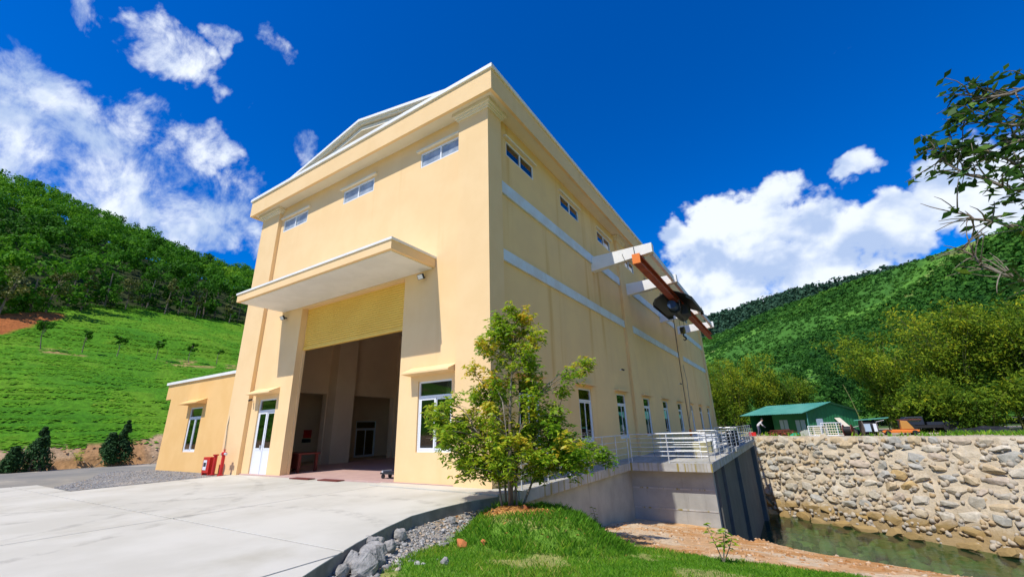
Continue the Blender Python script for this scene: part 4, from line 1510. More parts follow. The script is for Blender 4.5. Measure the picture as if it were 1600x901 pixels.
# ---- monorail and hoist on the brackets
t_ = thing('monorail_beam', 'long red-oxide steel monorail hung under the white brackets', 'beam', (2.5, 8.2, 8.5))
RX = 2.5
b = MB()
b.box(RX - .17, RX + .17, 8.2, 30.2, 8.55, 8.59).box(RX - .17, RX + .17, 8.2, 30.2, 8.96, 9.0).box(RX - .02, RX + .02, 8.2, 30.2, 8.591, 8.959)
b.build('i_beam', ORANGE, t_)
MB().box(RX - .18, RX + .18, 8.16, 8.199, 8.54, 9.01).build('sunlit_end_plate', ORANGE_B, t_)  # brighter orange than the beam: sunlight on its end is in the colour
for y in (9.3, 14.6, 23.2, 29.0):
    MB().box(RX - .1, RX + .1, y - .1, y + .1, 9.001, 9.2).build('hanger', DARKSTEEL, t_)
t_ = thing('electric_hoist', 'dark electric hoist with two black rain covers riding the monorail', 'hoist', (RX, 17.2, 8.0))
for s in (-1, 1):
    c = MB()
    y0, y1 = 14.7, 19.6
    n_in, n_out = RX + s * .20, RX + s * 1.12
    zi, zo = 8.93, 8.48
    ch = .45
    top = [(n_in, y0, zi), (n_out - s * .25, y0, zo + .12), (n_out, y0 + ch, zo), (n_out, y1 - ch, zo), (n_out - s * .25, y1, zo + .12), (n_in, y1, zi)]
    for k in range(1, 5):
        c.quad(top[0], top[k], top[k + 1])
        c.quad(*[(q[0], q[1], q[2] - .03) for q in (top[0], top[k], top[k + 1])])
    for k in range(6):
        q0, q1 = top[k], top[(k + 1) % 6]
        dz = .22 if k in (1, 2, 3) else .03
        c.quad(q0, q1, (q1[0], q1[1], q1[2] - dz), (q0[0], q0[1], q0[2] - dz))
    c.build('rain_cover', DARKSTEEL, t_)
MB().tube([(RX - .05, 15.9, 8.2), (RX - .05, 18.5, 8.2)], .36, 14).build('drum', DARKSTEEL, t_)
MB().tube([(RX - .05, 15.1, 8.22), (RX - .05, 15.899, 8.22)], .25, 12).build('motor', mat('blue_motor', (.02, .06, .16), .5), t_)
MB().box(RX + .2, RX + .6, 16.4, 17.4, 7.85, 8.45).build('control_box', DARKSTEEL, t_)
for y in (16.4, 18.0):
    MB().box(RX - .26, RX - .21, y - .25, y + .25, 8.2, 8.75).box(RX + .21, RX + .26, y - .25, y + .25, 8.2, 8.75).build('trolley_plate', DARKSTEEL, t_)
    for s in (-1, 1):
        MB().tube([(RX + s * .19, y, 8.66), (RX + s * .08, y, 8.66)], .07, 10).build('wheel', GREYSTEEL, t_)
HK = 17.4
for s in (-1, 1):
    MB().tube([(RX - .05 + s * .12, HK, 8.0), (RX - .05 + s * .12, HK, 7.1)], .012, 4).build('wire_rope', DARKSTEEL, t_)
MB().tube([(RX - .05 - .13, HK, 7.05), (RX - .05 + .13, HK, 7.05)], .22, 14).build('hook_block', mat('hoist_yellow_black', (.20, .16, .03), .5, (.02, .02, .02), 4.0), t_)
MB().tube([(RX - .05, HK, 6.84), (RX - .05, HK, 6.68), (RX + .06, HK, 6.58), (RX + .08, HK, 6.48), (RX - .02, HK, 6.42), (RX - .1, HK, 6.5)], [.04, .05, .05, .045, .04, .02], 8).build('hook', DARKSTEEL, t_)
pc = MB().tube([(RX - .55, 17.8, 8.3), (RX - .6, 17.8, 6), (RX - .62, 17.82, 3.5), (RX - .6, 17.8, 1.2)], .018, 5).build('pendant_cable', DARKSTEEL, t_)
MB().box(RX - .66, RX - .54, 17.75, 17.85, .85, 1.2).build('pendant_control', ORANGE_B, t_)
o = MB().tube([(1.6, 9.3, 9.84), (1.62, 9.1, 9.5), (1.75, 9.08, 9.1), (2.2, 9.1, 8.98)], .012, 5).tube([(2.2, 9.06, 9.86), (2.23, 9.08, 9.4), (2.35, 9.1, 9.02)], .012, 5).build('power_cable', DARKSTEEL)
tag(o, 'thin black cable looped over the nearest white bracket', 'cable')
o = MB().tube([(0.06, 29.0, 6.6), (0.35, 28.0, 4.9), (0.9, 24.5, 2.6), (1.1, 22, 1.4)], .02, 5).build('sling_rope', KERB)
tag(o, 'slack rope slanting down across the side wall to the platform', 'rope')

# ================================================================== WALKWAY, PLATFORM AND RAILINGS
t_ = thing('walkway', 'narrow stained concrete walkway along the foot of the side wall', 'walkway', (0.45, 4.5, 0))
MB().box(-0.04, 0.88, -0.02, 9.05, -0.30, 0.0).build('slab', CONC_L, t_, bevel=0.012)
MB().box(-0.03, 0.68, 0.0, 9.66, -3.2, -0.312).build('retaining_wall', CONC, t_)
MB().box(0.45, 0.80, -1.1, -0.05, -0.9, -0.02).build('wing_wall', CONC, t_)
t_ = thing('outlet_platform', 'concrete platform over the tailrace with stained front edge', 'platform', (2.3, 9.1, 0))
s_ = MB()
s_.wall('x', 0, 0, 0, 0, 0, 0)
s_ = MB().box(-0.04, 4.12, 9.051, 12.0, -0.31, 0.0).box(-0.04, 1.3, 12.0, 31.0, -0.31, 0.0).box(3.3, 4.12, 12.0, 31.0, -0.31, 0.0).box(1.3, 3.3, 16.2, 31.0, -0.31, 0.0)
s_.build('deck', CONC_L, t_)
MB().box(0.681, 4.0, 9.62, 9.95, -7.2, -0.312).build('front_wall', CONC, t_)
for zl in (-1.02, -1.78):
    MB().box(0.69, 3.99, 9.604, 9.621, zl - .025, zl + .025).build('pour_line', CONC_L, t_)
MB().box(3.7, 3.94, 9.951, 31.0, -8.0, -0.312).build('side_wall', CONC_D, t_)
for y0, y1, x1 in ((9.3, 9.9, 4.10), (12.6, 12.95, 4.07), (18.2, 18.7, 4.12), (29.6, 31.0, 4.22)):
    MB().box(3.941, x1, y0 if y0 > 9.95 else 9.952, y1 if y1 > 9.95 else 10.3, -8.0, -0.313).build('pier_rib', CONC_D, t_)
MB().box(3.2, 4.24, 17.2, 31.0, 0.001, 0.16).build('pier_cap', CONC, t_)
hm = mat('lichen_concrete', (.42, .38, .20), .9, (.30, .28, .17), 3.0)
MB().box(1.5, 3.1, 16.4, 17.0, 0.001, 0.55).build('hatch_upstand', hm, t_)
o = MB().box(1.7, 2.9, 19.6, 21.2, 0.003, 0.75).box(1.6, 3.0, 19.5, 21.3, 0.752, 0.83).build('gate_box', FRAME, bevel=0.02)
tag(o, 'pale steel gate housing standing on the far part of the platform', 'gate housing')
o = MB().tube([(3.75, 21.0, .162), (3.75, 21.0, .2), (3.75, 21.0, .98), (3.75, 21.0, 1.0)], [.3, .32, .32, .28], 14).build('drum', BLACK)
tag(o, 'black plastic drum behind the platform railing', 'drum')


def railing(name, label, paths, h, m, rails=6, step=1.55, rad=0.021):
    root = thing(name, label, 'railing', paths[0][0], 'steel railings round the platform')
    for path in paths:
        P_ = [np.array(q, float) for q in path]
        for a, b in zip(P_[:-1], P_[1:]):
            L_ = np.linalg.norm(b - a)
            n_ = max(1, round(L_ / step))
            for k in range(n_ + 1):
                q = a + (b - a) * k / n_
                MB().tube([q, q + (0, 0, h)], rad, 6).build('post', m, root)
            for r_ in range(rails):
                zz = h - r_ * (h - 0.1) / rails
                MB().tube([a + (0, 0, zz), b + (0, 0, zz)], rad if r_ == 0 else rad * .62, 6).build('rail', m, root)
    return root


railing('walkway_railing', 'grey steel railing along the walkway beside the side wall', [[(0.82, 0.2, 0), (0.82, 9.12, 0)]], 1.12, GREYSTEEL, 4, 1.5)
railing('platform_railing', 'pale steel railing with six bars along the sunlit platform edge', [[(0.95, 9.14, 0), (4.04, 9.14, 0), (4.04, 17.1, 0)]], 1.14, GREYSTEEL, 6, 1.55)
railing('opening_railing', 'inner railing round the opening behind the front platform railing', [[(1.2, 11.9, 0), (1.2, 16.2, 0)], [(1.2, 11.9, 0), (3.3, 11.9, 0)]], 1.1, GREYSTEEL, 4, 1.4)
railing('pier_railing', 'far railing on the raised pier cap beside the stone wall', [[(3.3, 17.3, .16), (4.1, 17.3, .16), (4.1, 30.8, .16)], [(0.6, 30.8, 0), (3.2, 30.8, 0)]], 1.1, GREYSTEEL, 6, 1.6)
railing('gate_railing', 'railing across the platform in front of the gate housing', [[(1.25, 18.6, 0), (3.25, 18.6, 0)]], 1.1, GREYSTEEL, 5, 1.0)

# ================================================================== VEGETATION
TREELEAF = foliage('tree_leaves', [(0.0, (0.06, 0.17, 0.010)), (0.35, (0.17, 0.35, 0.018)), (0.65, (0.38, 0.52, 0.03)), (0.85, (0.60, 0.58, 0.04)), (1.0, (0.78, 0.55, 0.05))], 0.46, 0.45, 0.4)


def bent(a, b, rg, sag=0.12, n=4):
    a, b = np.array(a, float), np.array(b, float)
    L_ = np.linalg.norm(b - a)
    out = []
    off = rg.normal(size=3) * L_ * sag
    for k in range(n + 1):
        t = k / n
        out.append(a + (b - a) * t + off * math.sin(math.pi * t) * .6 + np.array((0, 0, L_ * .06 * math.sin(math.pi * t))))
    return out


# ---- the many-stemmed tree on the mound
rg = np.random.default_rng(77)
tb = np.array((1.55, -1.5, float(bank_z(np.array(1.55), np.array(-1.5))) - .04))
TZ = -.12
rv, dv = np.array((.84, .54, 0)), np.array((-.54, .84, 0))
FT = thing('garden_tree', 'young bushy tree with yellow-green leaves on the grassy mound', 'tree', tuple(tb))
zs_ = [.75, 1.0, 1.4, 1.9, 2.15, 2.5, 2.9, 3.3, 3.8, 4.2, 4.4]
lf_ = [-.95, -1.25, -1.5, -1.62, -1.35, -1.0, -1.0, -.75, -.5, -.25, -.05]
rt_ = [1.55, 1.85, 1.55, 1.35, .9, .85, .95, .9, .75, .5, .2]
cl, cr_r = [], []
while len(cl) < 125:
    z = rg.uniform(.85, 4.15) if rg.random() < .6 else rg.uniform(.75, 1.8)
    a, b = np.interp(z, zs_, lf_), np.interp(z, zs_, rt_)
    u = rg.uniform(a, b)
    dmax = 1.05 * (1 - z / 5.6)
    w = rg.uniform(-dmax, dmax)
    # airy middle: fewer clumps near the stem
    if abs(u - .1) < .35 and abs(w) < .4 and 1.6 < z < 3.4 and rg.random() < .75:
        continue
    p = tb + rv * u + dv * w + np.array((0, 0, z + .15 + TZ))
    if any(np.linalg.norm(p - q) < .20 for q in cl):
        continue
    cl.append(p)
    cr_r.append(rg.uniform(.20, .34))
for u, z, r_ in ((1.5, 2.75, .26), (1.75, 2.9, .28), (1.95, 3.0, .2), (1.3, 2.35, .26), (2.0, 1.0, .28), (2.2, .9, .24), (1.75, 1.15, .3), (-1.75, 2.05, .2), (-1.6, 1.75, .24), (.15, 4.35, .2), (.4, 4.2, .24), (-.15, 4.1, .22), (0.0, .85, .32), (.45, .7, .3), (-.45, .75, .3), (.9, .8, .3), (-.85, .95, .28), (.15, .65, .28), (-.2, .62, .26), (.65, .62, .26), (1.25, .85, .28), (0.3, 1.15, .34), (-.3, 1.3, .34), (.0, 1.7, .3)):
    cl.append(tb + rv * u + dv * rg.uniform(-.25, .25) + np.array((0, 0, z + .15 + TZ)))
    cr_r.append(r_)
cl, cr_r = np.array(cl), np.array(cr_r)
wd = MB()
stems = []
for k, (du, dw, top) in enumerate(((.10, 0, 3.5), (-.25, .1, 2.6), (.45, -.15, 2.3), (-.05, -.3, 2.2), (.3, .3, 2.9), (-.5, -.1, 1.7), (.75, .05, 1.6))):
    foot_ = tb + rv * du * .35 + dv * dw * .5
    tip_ = tb + rv * (du * 1.6 + rg.normal() * .08) + dv * dw * 1.8 + np.array((0, 0, top))
    path = bent(foot_, tip_, rg, .11, 8)
    r0 = .05 if k == 0 else .026
    wd.tube(path, list(np.linspace(r0, .012, 9)), 7)
    stems.append(path)
allp = np.array([q for s_ in stems for q in s_[1:]])
for c in cl:
    d = np.linalg.norm(allp - c, axis=1) + 1.6 * np.clip(allp[:, 2] - c[2] + .25, 0, 9)
    a = allp[np.argmin(d)]
    wd.tube(bent(a, c, rg, .08, 4), [.015, .012, .010, .008, .004], 5)
    for q in range(3):
        wd.tube(bent(c - (c - a) * .2, c + rg.normal(size=3) * .16, rg, .06, 2), [.006, .004, .002], 4)
wd.build('trunk', BARK, FT, smooth=True)
per = 162
k = np.repeat(np.arange(len(cl)), per)
# leaves sit in whorls round twig ends
tw = cl[k] + rg.normal(size=(len(k), 3)) * (cr_r[k] * .42)[:, None]
nwh = len(k) // 6
cen = tw[::6][:nwh].repeat(6, 0)
kk = k[::6][:nwh].repeat(6)
out = unit(rg.normal(size=(len(cen), 3)) * (1, 1, .55))
Lf = rg.uniform(.07, .16, len(cen))
pts = cen + out * (Lf * .55)[:, None]
nr = np.cross(out, rg.normal(size=out.shape)) * .5 + np.array((0, 0, 1.0))
each = rg.random(len(cl))
yel = (rg.random(len(cl)) < .14)
tint = np.clip(.53 + .26 * (each[kk] - .5) + .13 * rg.normal(size=len(cen)) + np.where(yel[kk], .32, 0) + .05 * (cen[:, 2] > 2.5) - .10 * (((cen - tb) @ rv) > .6), 0, 1)
leaf_object('leaves', pts, nr, Lf, Lf * .38, tint, TREELEAF, rg, FT, droop=.45, tang=out, fold=.16)['kind'] = 'stuff'

# fallen leaves on the mound top
n = 420
P = np.stack([rg.normal(2.0, .7, n), rg.normal(-1.9, .42, n)], 1)
DRY = foliage('fallen_leaves', [(0.0, (0.25, 0.10, 0.03)), (1.0, (0.55, 0.30, 0.07))], .1, .7)
o = leaf_object('fallen_leaves', np.c_[P, bank_z(P[:, 0], P[:, 1]) + .015], rg.normal(size=(n, 3)) * .3 + (0, 0, 1), .09, .035, rg.random(n), DRY, rg)
tag(o, 'dry orange leaves fallen round the foot of the mound tree', 'leaves', kind='stuff')

# ---- small leafy plant at the edge of the lawn
def sprig(name, label, base, h, nst, nl, m, cat='plant', spread=.2, ll=.13, group=None):
    t_ = thing(name, label, cat, tuple(base), group)
    st_, C_, N_, T_ = MB(), [], [], []
    for s_ in range(nst):
        tip = np.array(base) + rg.normal(size=3) * (spread, spread, .05) + np.array((0, 0, h * rg.uniform(.7, 1)))
        path = bent(base, tip, rg, .05, 4)
        st_.tube(path, [.010, .009, .008, .006, .003], 5)
        for q in range(nl):
            f_ = rg.uniform(.35, 1.0)
            i = min(3, int(f_ * 4))
            p_ = path[i] + (path[i + 1] - path[i]) * (f_ * 4 - i)
            d_ = unit(rg.normal(size=3) * (1, 1, .4) + (0, 0, .3))
            C_.append(p_ + d_ * ll * .5)
            T_.append(d_)
            N_.append(np.cross(d_, rg.normal(size=3)) * .3 + (0, 0, 1))
    st_.build('stem', BARK, t_)
    n_ = len(C_)
    leaf_object('leaves', np.array(C_), np.array(N_), rg.uniform(.7, 1.2, n_) * ll, rg.uniform(.25, .36, n_) * ll, np.clip(rg.normal(.45, .2, n_), 0, 1), m, rg, t_, tang=np.array(T_), droop=.2)['kind'] = 'stuff'
    return t_


px_ = (5.55, -0.75)
sprig('young_shrub', 'small leafy sapling with yellowing leaves at the lower edge of the lawn', (px_[0], px_[1], float(bank_z(np.array(px_[0]), np.array(px_[1])))), .62, 4, 16, TREELEAF, 'shrub', .10, .15)
px_ = (2.75, 0.35)
sprig('young_shrub', 'thin shadowed seedling on the earth behind the grassy mound', (px_[0], px_[1], float(bank_z(np.array(px_[0]), np.array(px_[1])))), .55, 3, 8, TREELEAF, 'shrub', .08, .10)

# ---- tree overhanging from the right
BR = thing('overhanging_tree', 'sparse leafy branches reaching in at the upper right edge', 'tree', (11.6, -5.2, -0.9))
OVLEAF = foliage('glossy_leaves', [(0.0, (0.02, 0.06, 0.012)), (0.5, (0.06, 0.15, 0.025)), (0.85, (0.16, 0.28, 0.04)), (1.0, (0.30, 0.32, 0.04))], .3, .6, .25)
rg = np.random.default_rng(93)
wd = MB()
wd.tube([(11.6, -5.2, -1.0), (11.5, -5.25, .6), (11.35, -5.2, 1.9), (11.2, -5.3, 3.2), (11.0, -5.4, 4.6), (11.1, -5.3, 6.2)], [.15, .13, .11, .09, .06, .02], 9)
limbs = [[(11.4, -5.2, 1.7), (10.2, -5.3, 2.1), (9.3, -5.22, 2.30), (8.78, -5.23, 2.46), (8.60, -5.18, 2.66), (8.52, -5.16, 2.84)],
         [(11.3, -5.2, 2.2), (10.3, -5.25, 2.55), (9.4, -5.27, 2.70), (8.87, -5.27, 2.84), (8.66, -5.2, 3.05), (8.55, -5.15, 3.18)],
         [(11.2, -5.3, 2.9), (10.2, -5.3, 3.05), (9.3, -5.3, 3.08), (8.9, -5.28, 3.2), (8.72, -5.22, 3.45), (8.60, -5.18, 3.80)],
         [(11.1, -5.3, 3.6), (10.1, -5.35, 3.6), (9.35, -5.35, 3.55), (8.95, -5.3, 3.62), (8.75, -5.22, 3.72), (8.62, -5.15, 3.65)],
         [(11.0, -5.4, 4.4), (10.0, -5.45, 4.1), (9.4, -5.42, 3.95), (9.1, -5.36, 4.0), (8.98, -5.3, 4.1), (8.9, -5.3, 4.15)],
         [(11.2, -5.3, 2.6), (10.2, -5.28, 2.85), (9.5, -5.25, 3.0), (9.1, -5.28, 3.25), (8.95, -5.3, 3.45), (8.82, -5.26, 3.55)],
         [(11.1, -5.3, 3.9), (10.2, -5.4, 3.85), (9.5, -5.4, 3.75), (9.15, -5.35, 3.7), (8.95, -5.3, 3.85), (8.82, -5.25, 3.95)],
         [(11.2, -5.3, 3.1), (12.0, -5.0, 3.9), (12.6, -4.8, 4.6), (12.9, -4.6, 5.2)],
         [(11.0, -5.4, 4.6), (10.6, -6.2, 5.2), (10.5, -6.8, 5.6), (10.6, -7.2, 5.9)]]
tips, tdir = [], []
for i, l_ in enumerate(limbs):
    # the limbs bend irregularly on their way from the trunk
    l2 = [np.array(l_[0], float)]
    for a_, b_ in zip(l_[:-1], l_[1:]):
        a_, b_ = np.array(a_, float), np.array(b_, float)
        far_ = max(0.0, min(1.0, (a_[0] + b_[0]) / 2 - 9.2))
        l2 += [(a_ + b_) / 2 + rg.normal(size=3) * (.04 + .13 * far_), b_ + rg.normal(size=3) * .10 * far_ * (b_[0] > 9.3)]
    l_ = l2
    wd.tube(l_, list(np.linspace(.026, .005, len(l_))), 6)
    L_ = np.array(l_, float)
    for q in range(46):
        f_ = rg.uniform(.10, 1) * (len(l_) - 1)
        j = min(len(l_) - 2, int(f_))
        p_ = L_[j] + (L_[j + 1] - L_[j]) * (f_ - j)
        d_ = unit(unit(L_[j + 1] - L_[j]) * .7 + rg.normal(size=3) * .8 + (0, 0, .15))
        e_ = p_ + d_ * rg.uniform(.12, .34)
        wd.tube(bent(p_, e_, rg, .08, 3), [.006, .005, .004, .002], 4)
        if i == 0 and e_[0] < 9.1 and rg.random() < .85:
            continue
        if i == 1 and e_[0] < 8.75 and rg.random() < .8:
            continue
        for w_ in range(rg.integers(4, 9)):
            g_ = rg.uniform(.35, 1.05)
            tips.append(p_ + (e_ - p_) * g_)
            tdir.append(unit(d_ * .6 + rg.normal(size=3) * .8))
wd.build('trunk', BARK, BR, smooth=True)
tips, tdir = np.array(tips), np.array(tdir)
Lf = rg.uniform(.06, .115, len(tips))
leaf_object('leaves', tips + tdir * (Lf * .5)[:, None], np.cross(tdir, rg.normal(size=tdir.shape)) * .6 + (0, 0, .9), Lf, Lf * .5, np.clip(rg.normal(.42, .2, len(tips)), 0, 1), OVLEAF, rg, BR, tang=tdir, droop=.15)['kind'] = 'stuff'


# ---- trees on the left hill
def small_tree(name, label, base, h, crown_r, n_cl, per, leaf, m, seed, group=None, crown_lo=.45, flat=.8, lean=(0, 0), r0=.09, base_t=.35, cat='tree'):
    rg_ = np.random.default_rng(seed)
    base = np.array(base, float)
    t_ = thing(name, label, cat, tuple(base), group)
    top = base + np.array((lean[0], lean[1], h * .9))
    path = bent(base - (0, 0, .2), top, rg_, .04, 5)
    w_ = MB().tube(path, list(np.linspace(r0, r0 * .3, 6)), 6)
    C_, R_ = [], []
    for q in range(n_cl):
        f_ = rg_.uniform(crown_lo, 1)
        a_ = rg_.random() * 6.28
        rr = crown_r * rg_.uniform(.15, .85) * (1.15 - .6 * abs(f_ - .65))
        c_ = base + (top - base) * f_ + np.array((rr * math.cos(a_), rr * math.sin(a_), h * .06 * rg_.normal()))
        s_ = base + (top - base) * max(.3, f_ - .2)
        w_.tube(bent(s_, c_, rg_, .06, 2), [r0 * .4, r0 * .3, r0 * .12], 4)
        C_.append(c_)
        R_.append(crown_r * rg_.uniform(.3, .5))
    w_.build('trunk', BARK, t_)
    pts, nr_, k_ = clump_points(C_, R_, per, rg_, flat, .4)
    e_ = rg_.random(len(C_))
    tt_ = np.clip(base_t + .3 * (e_[k_] - .5) + .12 * rg_.normal(size=len(k_)), 0, 1)
    L_ = leaf * rg_.uniform(.7, 1.3, len(k_))
    leaf_object('crown', pts, nr_, L_, L_ * .6, tt_, m, rg_, t_)['kind'] = 'stuff'
    return t_


def on_hill(x, y):
    return (x, y, float(left_z(np.array(x), np.array(y))))


EDGE = foliage('edge_tree_leaves', [(0.0, (0.06, 0.10, 0.02)), (0.5, (0.17, 0.20, 0.045)), (1.0, (0.36, 0.32, 0.09))], .25, .6)
edge = [(-3.2, 'broad'), (0.6, 'broad'), (4.2, 'slim'), (9.6, 'broad'), (14.8, 'slim'), (19.4, 'slim'), (24.6, 'slim'), (29.5, 'slim'), (33.5, 'slim'), (37.5, 'slim')]
words_ = ['leftmost, by the red earth', 'second from the left, above the red earth patch', 'third from the left, thin and bare-stemmed', 'fourth from the left, wide and brownish', 'fifth from the left, with a leaning pale stem', 'sixth from the left, tall and narrow', 'seventh from the left, leaning slightly', 'eighth from the left, over the falling brow', 'ninth from the left, nearer the canopy', 'rightmost, close beside the building edge']
for i, (y, kd_) in enumerate(edge):
    x = -(31 + float(brow_u(np.array(y))) - 1.6 + .7 * rg.random())
    wide = kd_ == 'broad'
    small_tree('edge_tree', 'slender tree fronting the wood, ' + words_[i], on_hill(x, y), rg.uniform(5.0, 6.2), 1.7 if wide else .95, 9 if wide else 8, 75, .30, EDGE, 900 + i, 'trees along the front of the wood', .38 if wide else .42, 1.0, (rg.normal() * .4, rg.normal() * .5), .10, .45)
for i, (x, y, h) in enumerate(((-52, -0.8, 2.9), (-52, 2.05, 2.5), (-52, 4.75, 2.5), (-52, 8.1, 2.5), (-52, 11.3, 2.4), (-52, 14.3, 2.0))):
    small_tree('sapling', 'sapling on the grass slope, ' + ('first and largest from the left', 'second from the left', 'third from the left, thin-crowned', 'fourth from the left', 'fifth from the left, round-headed', 'last on the right, nearly leafless')[i], on_hill(x, y), h, .75 if i == 0 else .55, (9, 8, 6, 7, 8, 3)[i], 60, .2, WOODLEAF, 950 + i, 'saplings in a row on the grass slope', .68, .7, (rg.normal() * .1, rg.normal() * .15), .045, .35)

CONIF = foliage('conifer_needles', [(0.0, (0.02, 0.065, 0.018)), (0.6, (0.05, 0.135, 0.035)), (1.0, (0.11, 0.21, 0.05))], .2, .8)


def conifer(label, base, h, lobes, seed):
    rg_ = np.random.default_rng(seed)
    base = np.array(base, float)
    t_ = thing('cypress_bush', label, 'conifer', tuple(base), 'dark conifers at the foot of the slope')
    w_ = MB().tube([base - (0, 0, .1), base + (0, 0, h * .7)], [.06, .02], 6)
    w_.tube([base + (0, -.9, 0), base + (0, -.1, .75)], .025, 5)
    w_.build('trunk', BARK, t_)
    C_, R_ = [], []
    for (dy, dz0, dz1, r0, r1) in lobes:
        for q in range(9):
            f_ = q / 8
            for s_ in range(3):
                a_ = rg_.random() * 6.28
                rr = (r0 + (r1 - r0) * f_)
                C_.append(base + np.array((rr * .6 * math.cos(a_), dy + rr * .6 * math.sin(a_), dz0 + (dz1 - dz0) * f_)))
                R_.append(rr * .55 + .04)
    pts, nr_, k_ = clump_points(C_, R_, 120, rg_, 1.2, .4)
    e_ = rg_.random(len(C_))
    L_ = .17 * rg_.uniform(.7, 1.4, len(k_))
    leaf_object('crown', pts, nr_ + (0, 0, .3), L_, L_ * .4, np.clip(.35 + .35 * (e_[k_] - .5) + .12 * rg_.normal(size=len(k_)), 0, 1), CONIF, rg_, t_, tang=np.tile((0, 0, 1.0), (len(k_), 1)) + rg_.normal(size=(len(k_), 3)) * .5)['kind'] = 'stuff'


conifer('dark conifer with a low side lobe by the road, farther left', (-30.7, -3.0, -.02), 2.3, [(.15, .35, 2.35, .78, .08), (-.75, .3, 1.25, .5, .16)], 71)
conifer('dark conifer with a forked top by the road, nearer the annex', (-30.7, 0.7, -.02), 2.6, [(.3, .55, 2.75, .68, .07), (-.35, .5, 1.95, .66, .14)], 72)
conifer('narrow dark conifer half hidden behind the annex corner', (-29.4, 3.15, -.02), 1.9, [(0, .35, 1.9, .22, .05)], 73)
sprig('roadside_shrub', 'spindly green weed between the two conifers by the road', (-30.9, -0.9, 0.1), 1.1, 5, 14, TREELEAF, 'shrub', .25, .22)

# ---- bamboo across the river
BAMB = foliage('bamboo_leaves', [(0.0, (0.03, 0.085, 0.008)), (0.35, (0.10, 0.195, 0.013)), (0.7, (0.25, 0.35, 0.02)), (1.0, (0.60, 0.57, 0.025))], .40, .7, .15)
CULM = mat('bamboo_culm', (.20, .19, .06), .6, (.13, .14, .05), 2.0)


def bamboo(label, base, h, spread, ncul, per, seed, base_t=.4):
    rg_ = np.random.default_rng(seed)
    base = np.array(base, float)
    t_ = thing('bamboo_clump', label, 'bamboo', tuple(base), 'bamboo clumps across the river')
    w_ = MB()
    P_, N_, T_, tn = [], [], [], []
    for q in range(ncul):
        a_ = rg_.random() * 6.28
        b0 = base + np.array((math.cos(a_), math.sin(a_), 0)) * rg_.uniform(0, .8)
        hh = h * rg_.uniform(.55, 1.0)
        out_ = spread * rg_.uniform(.25, 1.0)
        dirn = np.array((math.cos(a_), math.sin(a_), 0))
        path = [b0 + dirn * out_ * (f_ ** 1.9) + np.array((0, 0, hh * (f_ - .14 * f_ ** 4))) for f_ in np.linspace(0, 1, 8)]
        w_.tube(path, list(np.linspace(.06, .012, 8)), 4, False)
        pa = np.array(path)
        ncl = 18
        et = rg_.random()
        for c_ in range(ncl):
            f_ = rg_.uniform(.10, 1.0) ** .8
            x_ = f_ * 7
            i = min(6, int(x_))
            p_ = pa[i] + (pa[i + 1] - pa[i]) * (x_ - i) + rg_.normal(size=3) * (.38, .38, .3)
            n_ = per
            pp = p_ + rg_.normal(size=(n_, 3)) * (.34, .34, .26)
            P_.append(pp)
            T_.append(rg_.normal(size=(n_, 3)) * (1, 1, .3) + (0, 0, -.6))
            N_.append(rg_.normal(size=(n_, 3)) * .55 + (0, 0, .5) + dirn * .5)
            tn.append(np.clip(base_t + .30 * (et - .5) + .36 * (f_ - .55) + .14 * rg_.normal(size=n_) + .15 * (rg_.random() - .5), 0, 1))
    w_.build('culms', CULM, t_)['kind'] = 'stuff'
    P_, N_, T_, tn = (np.concatenate(q) for q in (P_, N_, T_, tn))
    L_ = rg_.uniform(.20, .40, len(P_))
    leaf_object('foliage', P_, N_, L_, L_ * .34, tn, BAMB, rg_, t_, tang=T_)['kind'] = 'stuff'


for i, (x, y, h, s, n, bt, lab) in enumerate((
        (15.8, 46.5, 11.5, 3.8, 32, .46, 'tall yellow-green bamboo clump right of the shed, nearest to it'),
        (20.5, 45.0, 13.6, 4.2, 34, .52, 'tallest olive bamboo clump behind the orange machine'),
        (25.5, 42.5, 12.6, 4.4, 30, .44, 'bushy bamboo clump behind the black tarpaulin'),
        (28.5, 40.5, 12.6, 4.4, 30, .46, 'rightmost bamboo clump, mostly cut off by the right picture edge'),
        (22.5, 51.5, 14.5, 4.5, 26, .36, 'darker bamboo clump standing behind the front clumps'),
        (27.5, 49.5, 14.5, 4.5, 26, .40, 'rear bamboo clump towards the right edge'),
        (17.2, 42.5, 5.2, 2.2, 18, .40, 'low rounded bamboo clump just behind the orange machine'),
        (24.2, 44.5, 12.0, 3.6, 28, .44, 'tall bamboo clump rising behind the low thicket at the right edge'),
        (19.8, 39.5, 4.2, 2.2, 20, .36, 'low bamboo thicket behind the black tarpaulin heap'),
        (23.4, 38.0, 5.0, 2.6, 22, .40, 'low bamboo thicket at the right border of the yard'),
        (0.8, 62.0, 12.5, 3.0, 26, .54, 'yellowish bamboo clump just beyond the far end of the hall'),
        (4.6, 64.0, 12.6, 2.6, 24, .56, 'bright yellow-tipped bamboo clump left of the shed roof'),
        (-2.2, 66.0, 13.0, 3.0, 24, .48, 'bamboo clump partly hidden behind the far end of the hall'),
        (8.2, 66.0, 9.5, 3.0, 20, .42, 'bamboo clump behind the green shed roof'))):
    bamboo(lab, (x, y, .2), h, s, n, 21, 1200 + i, bt)
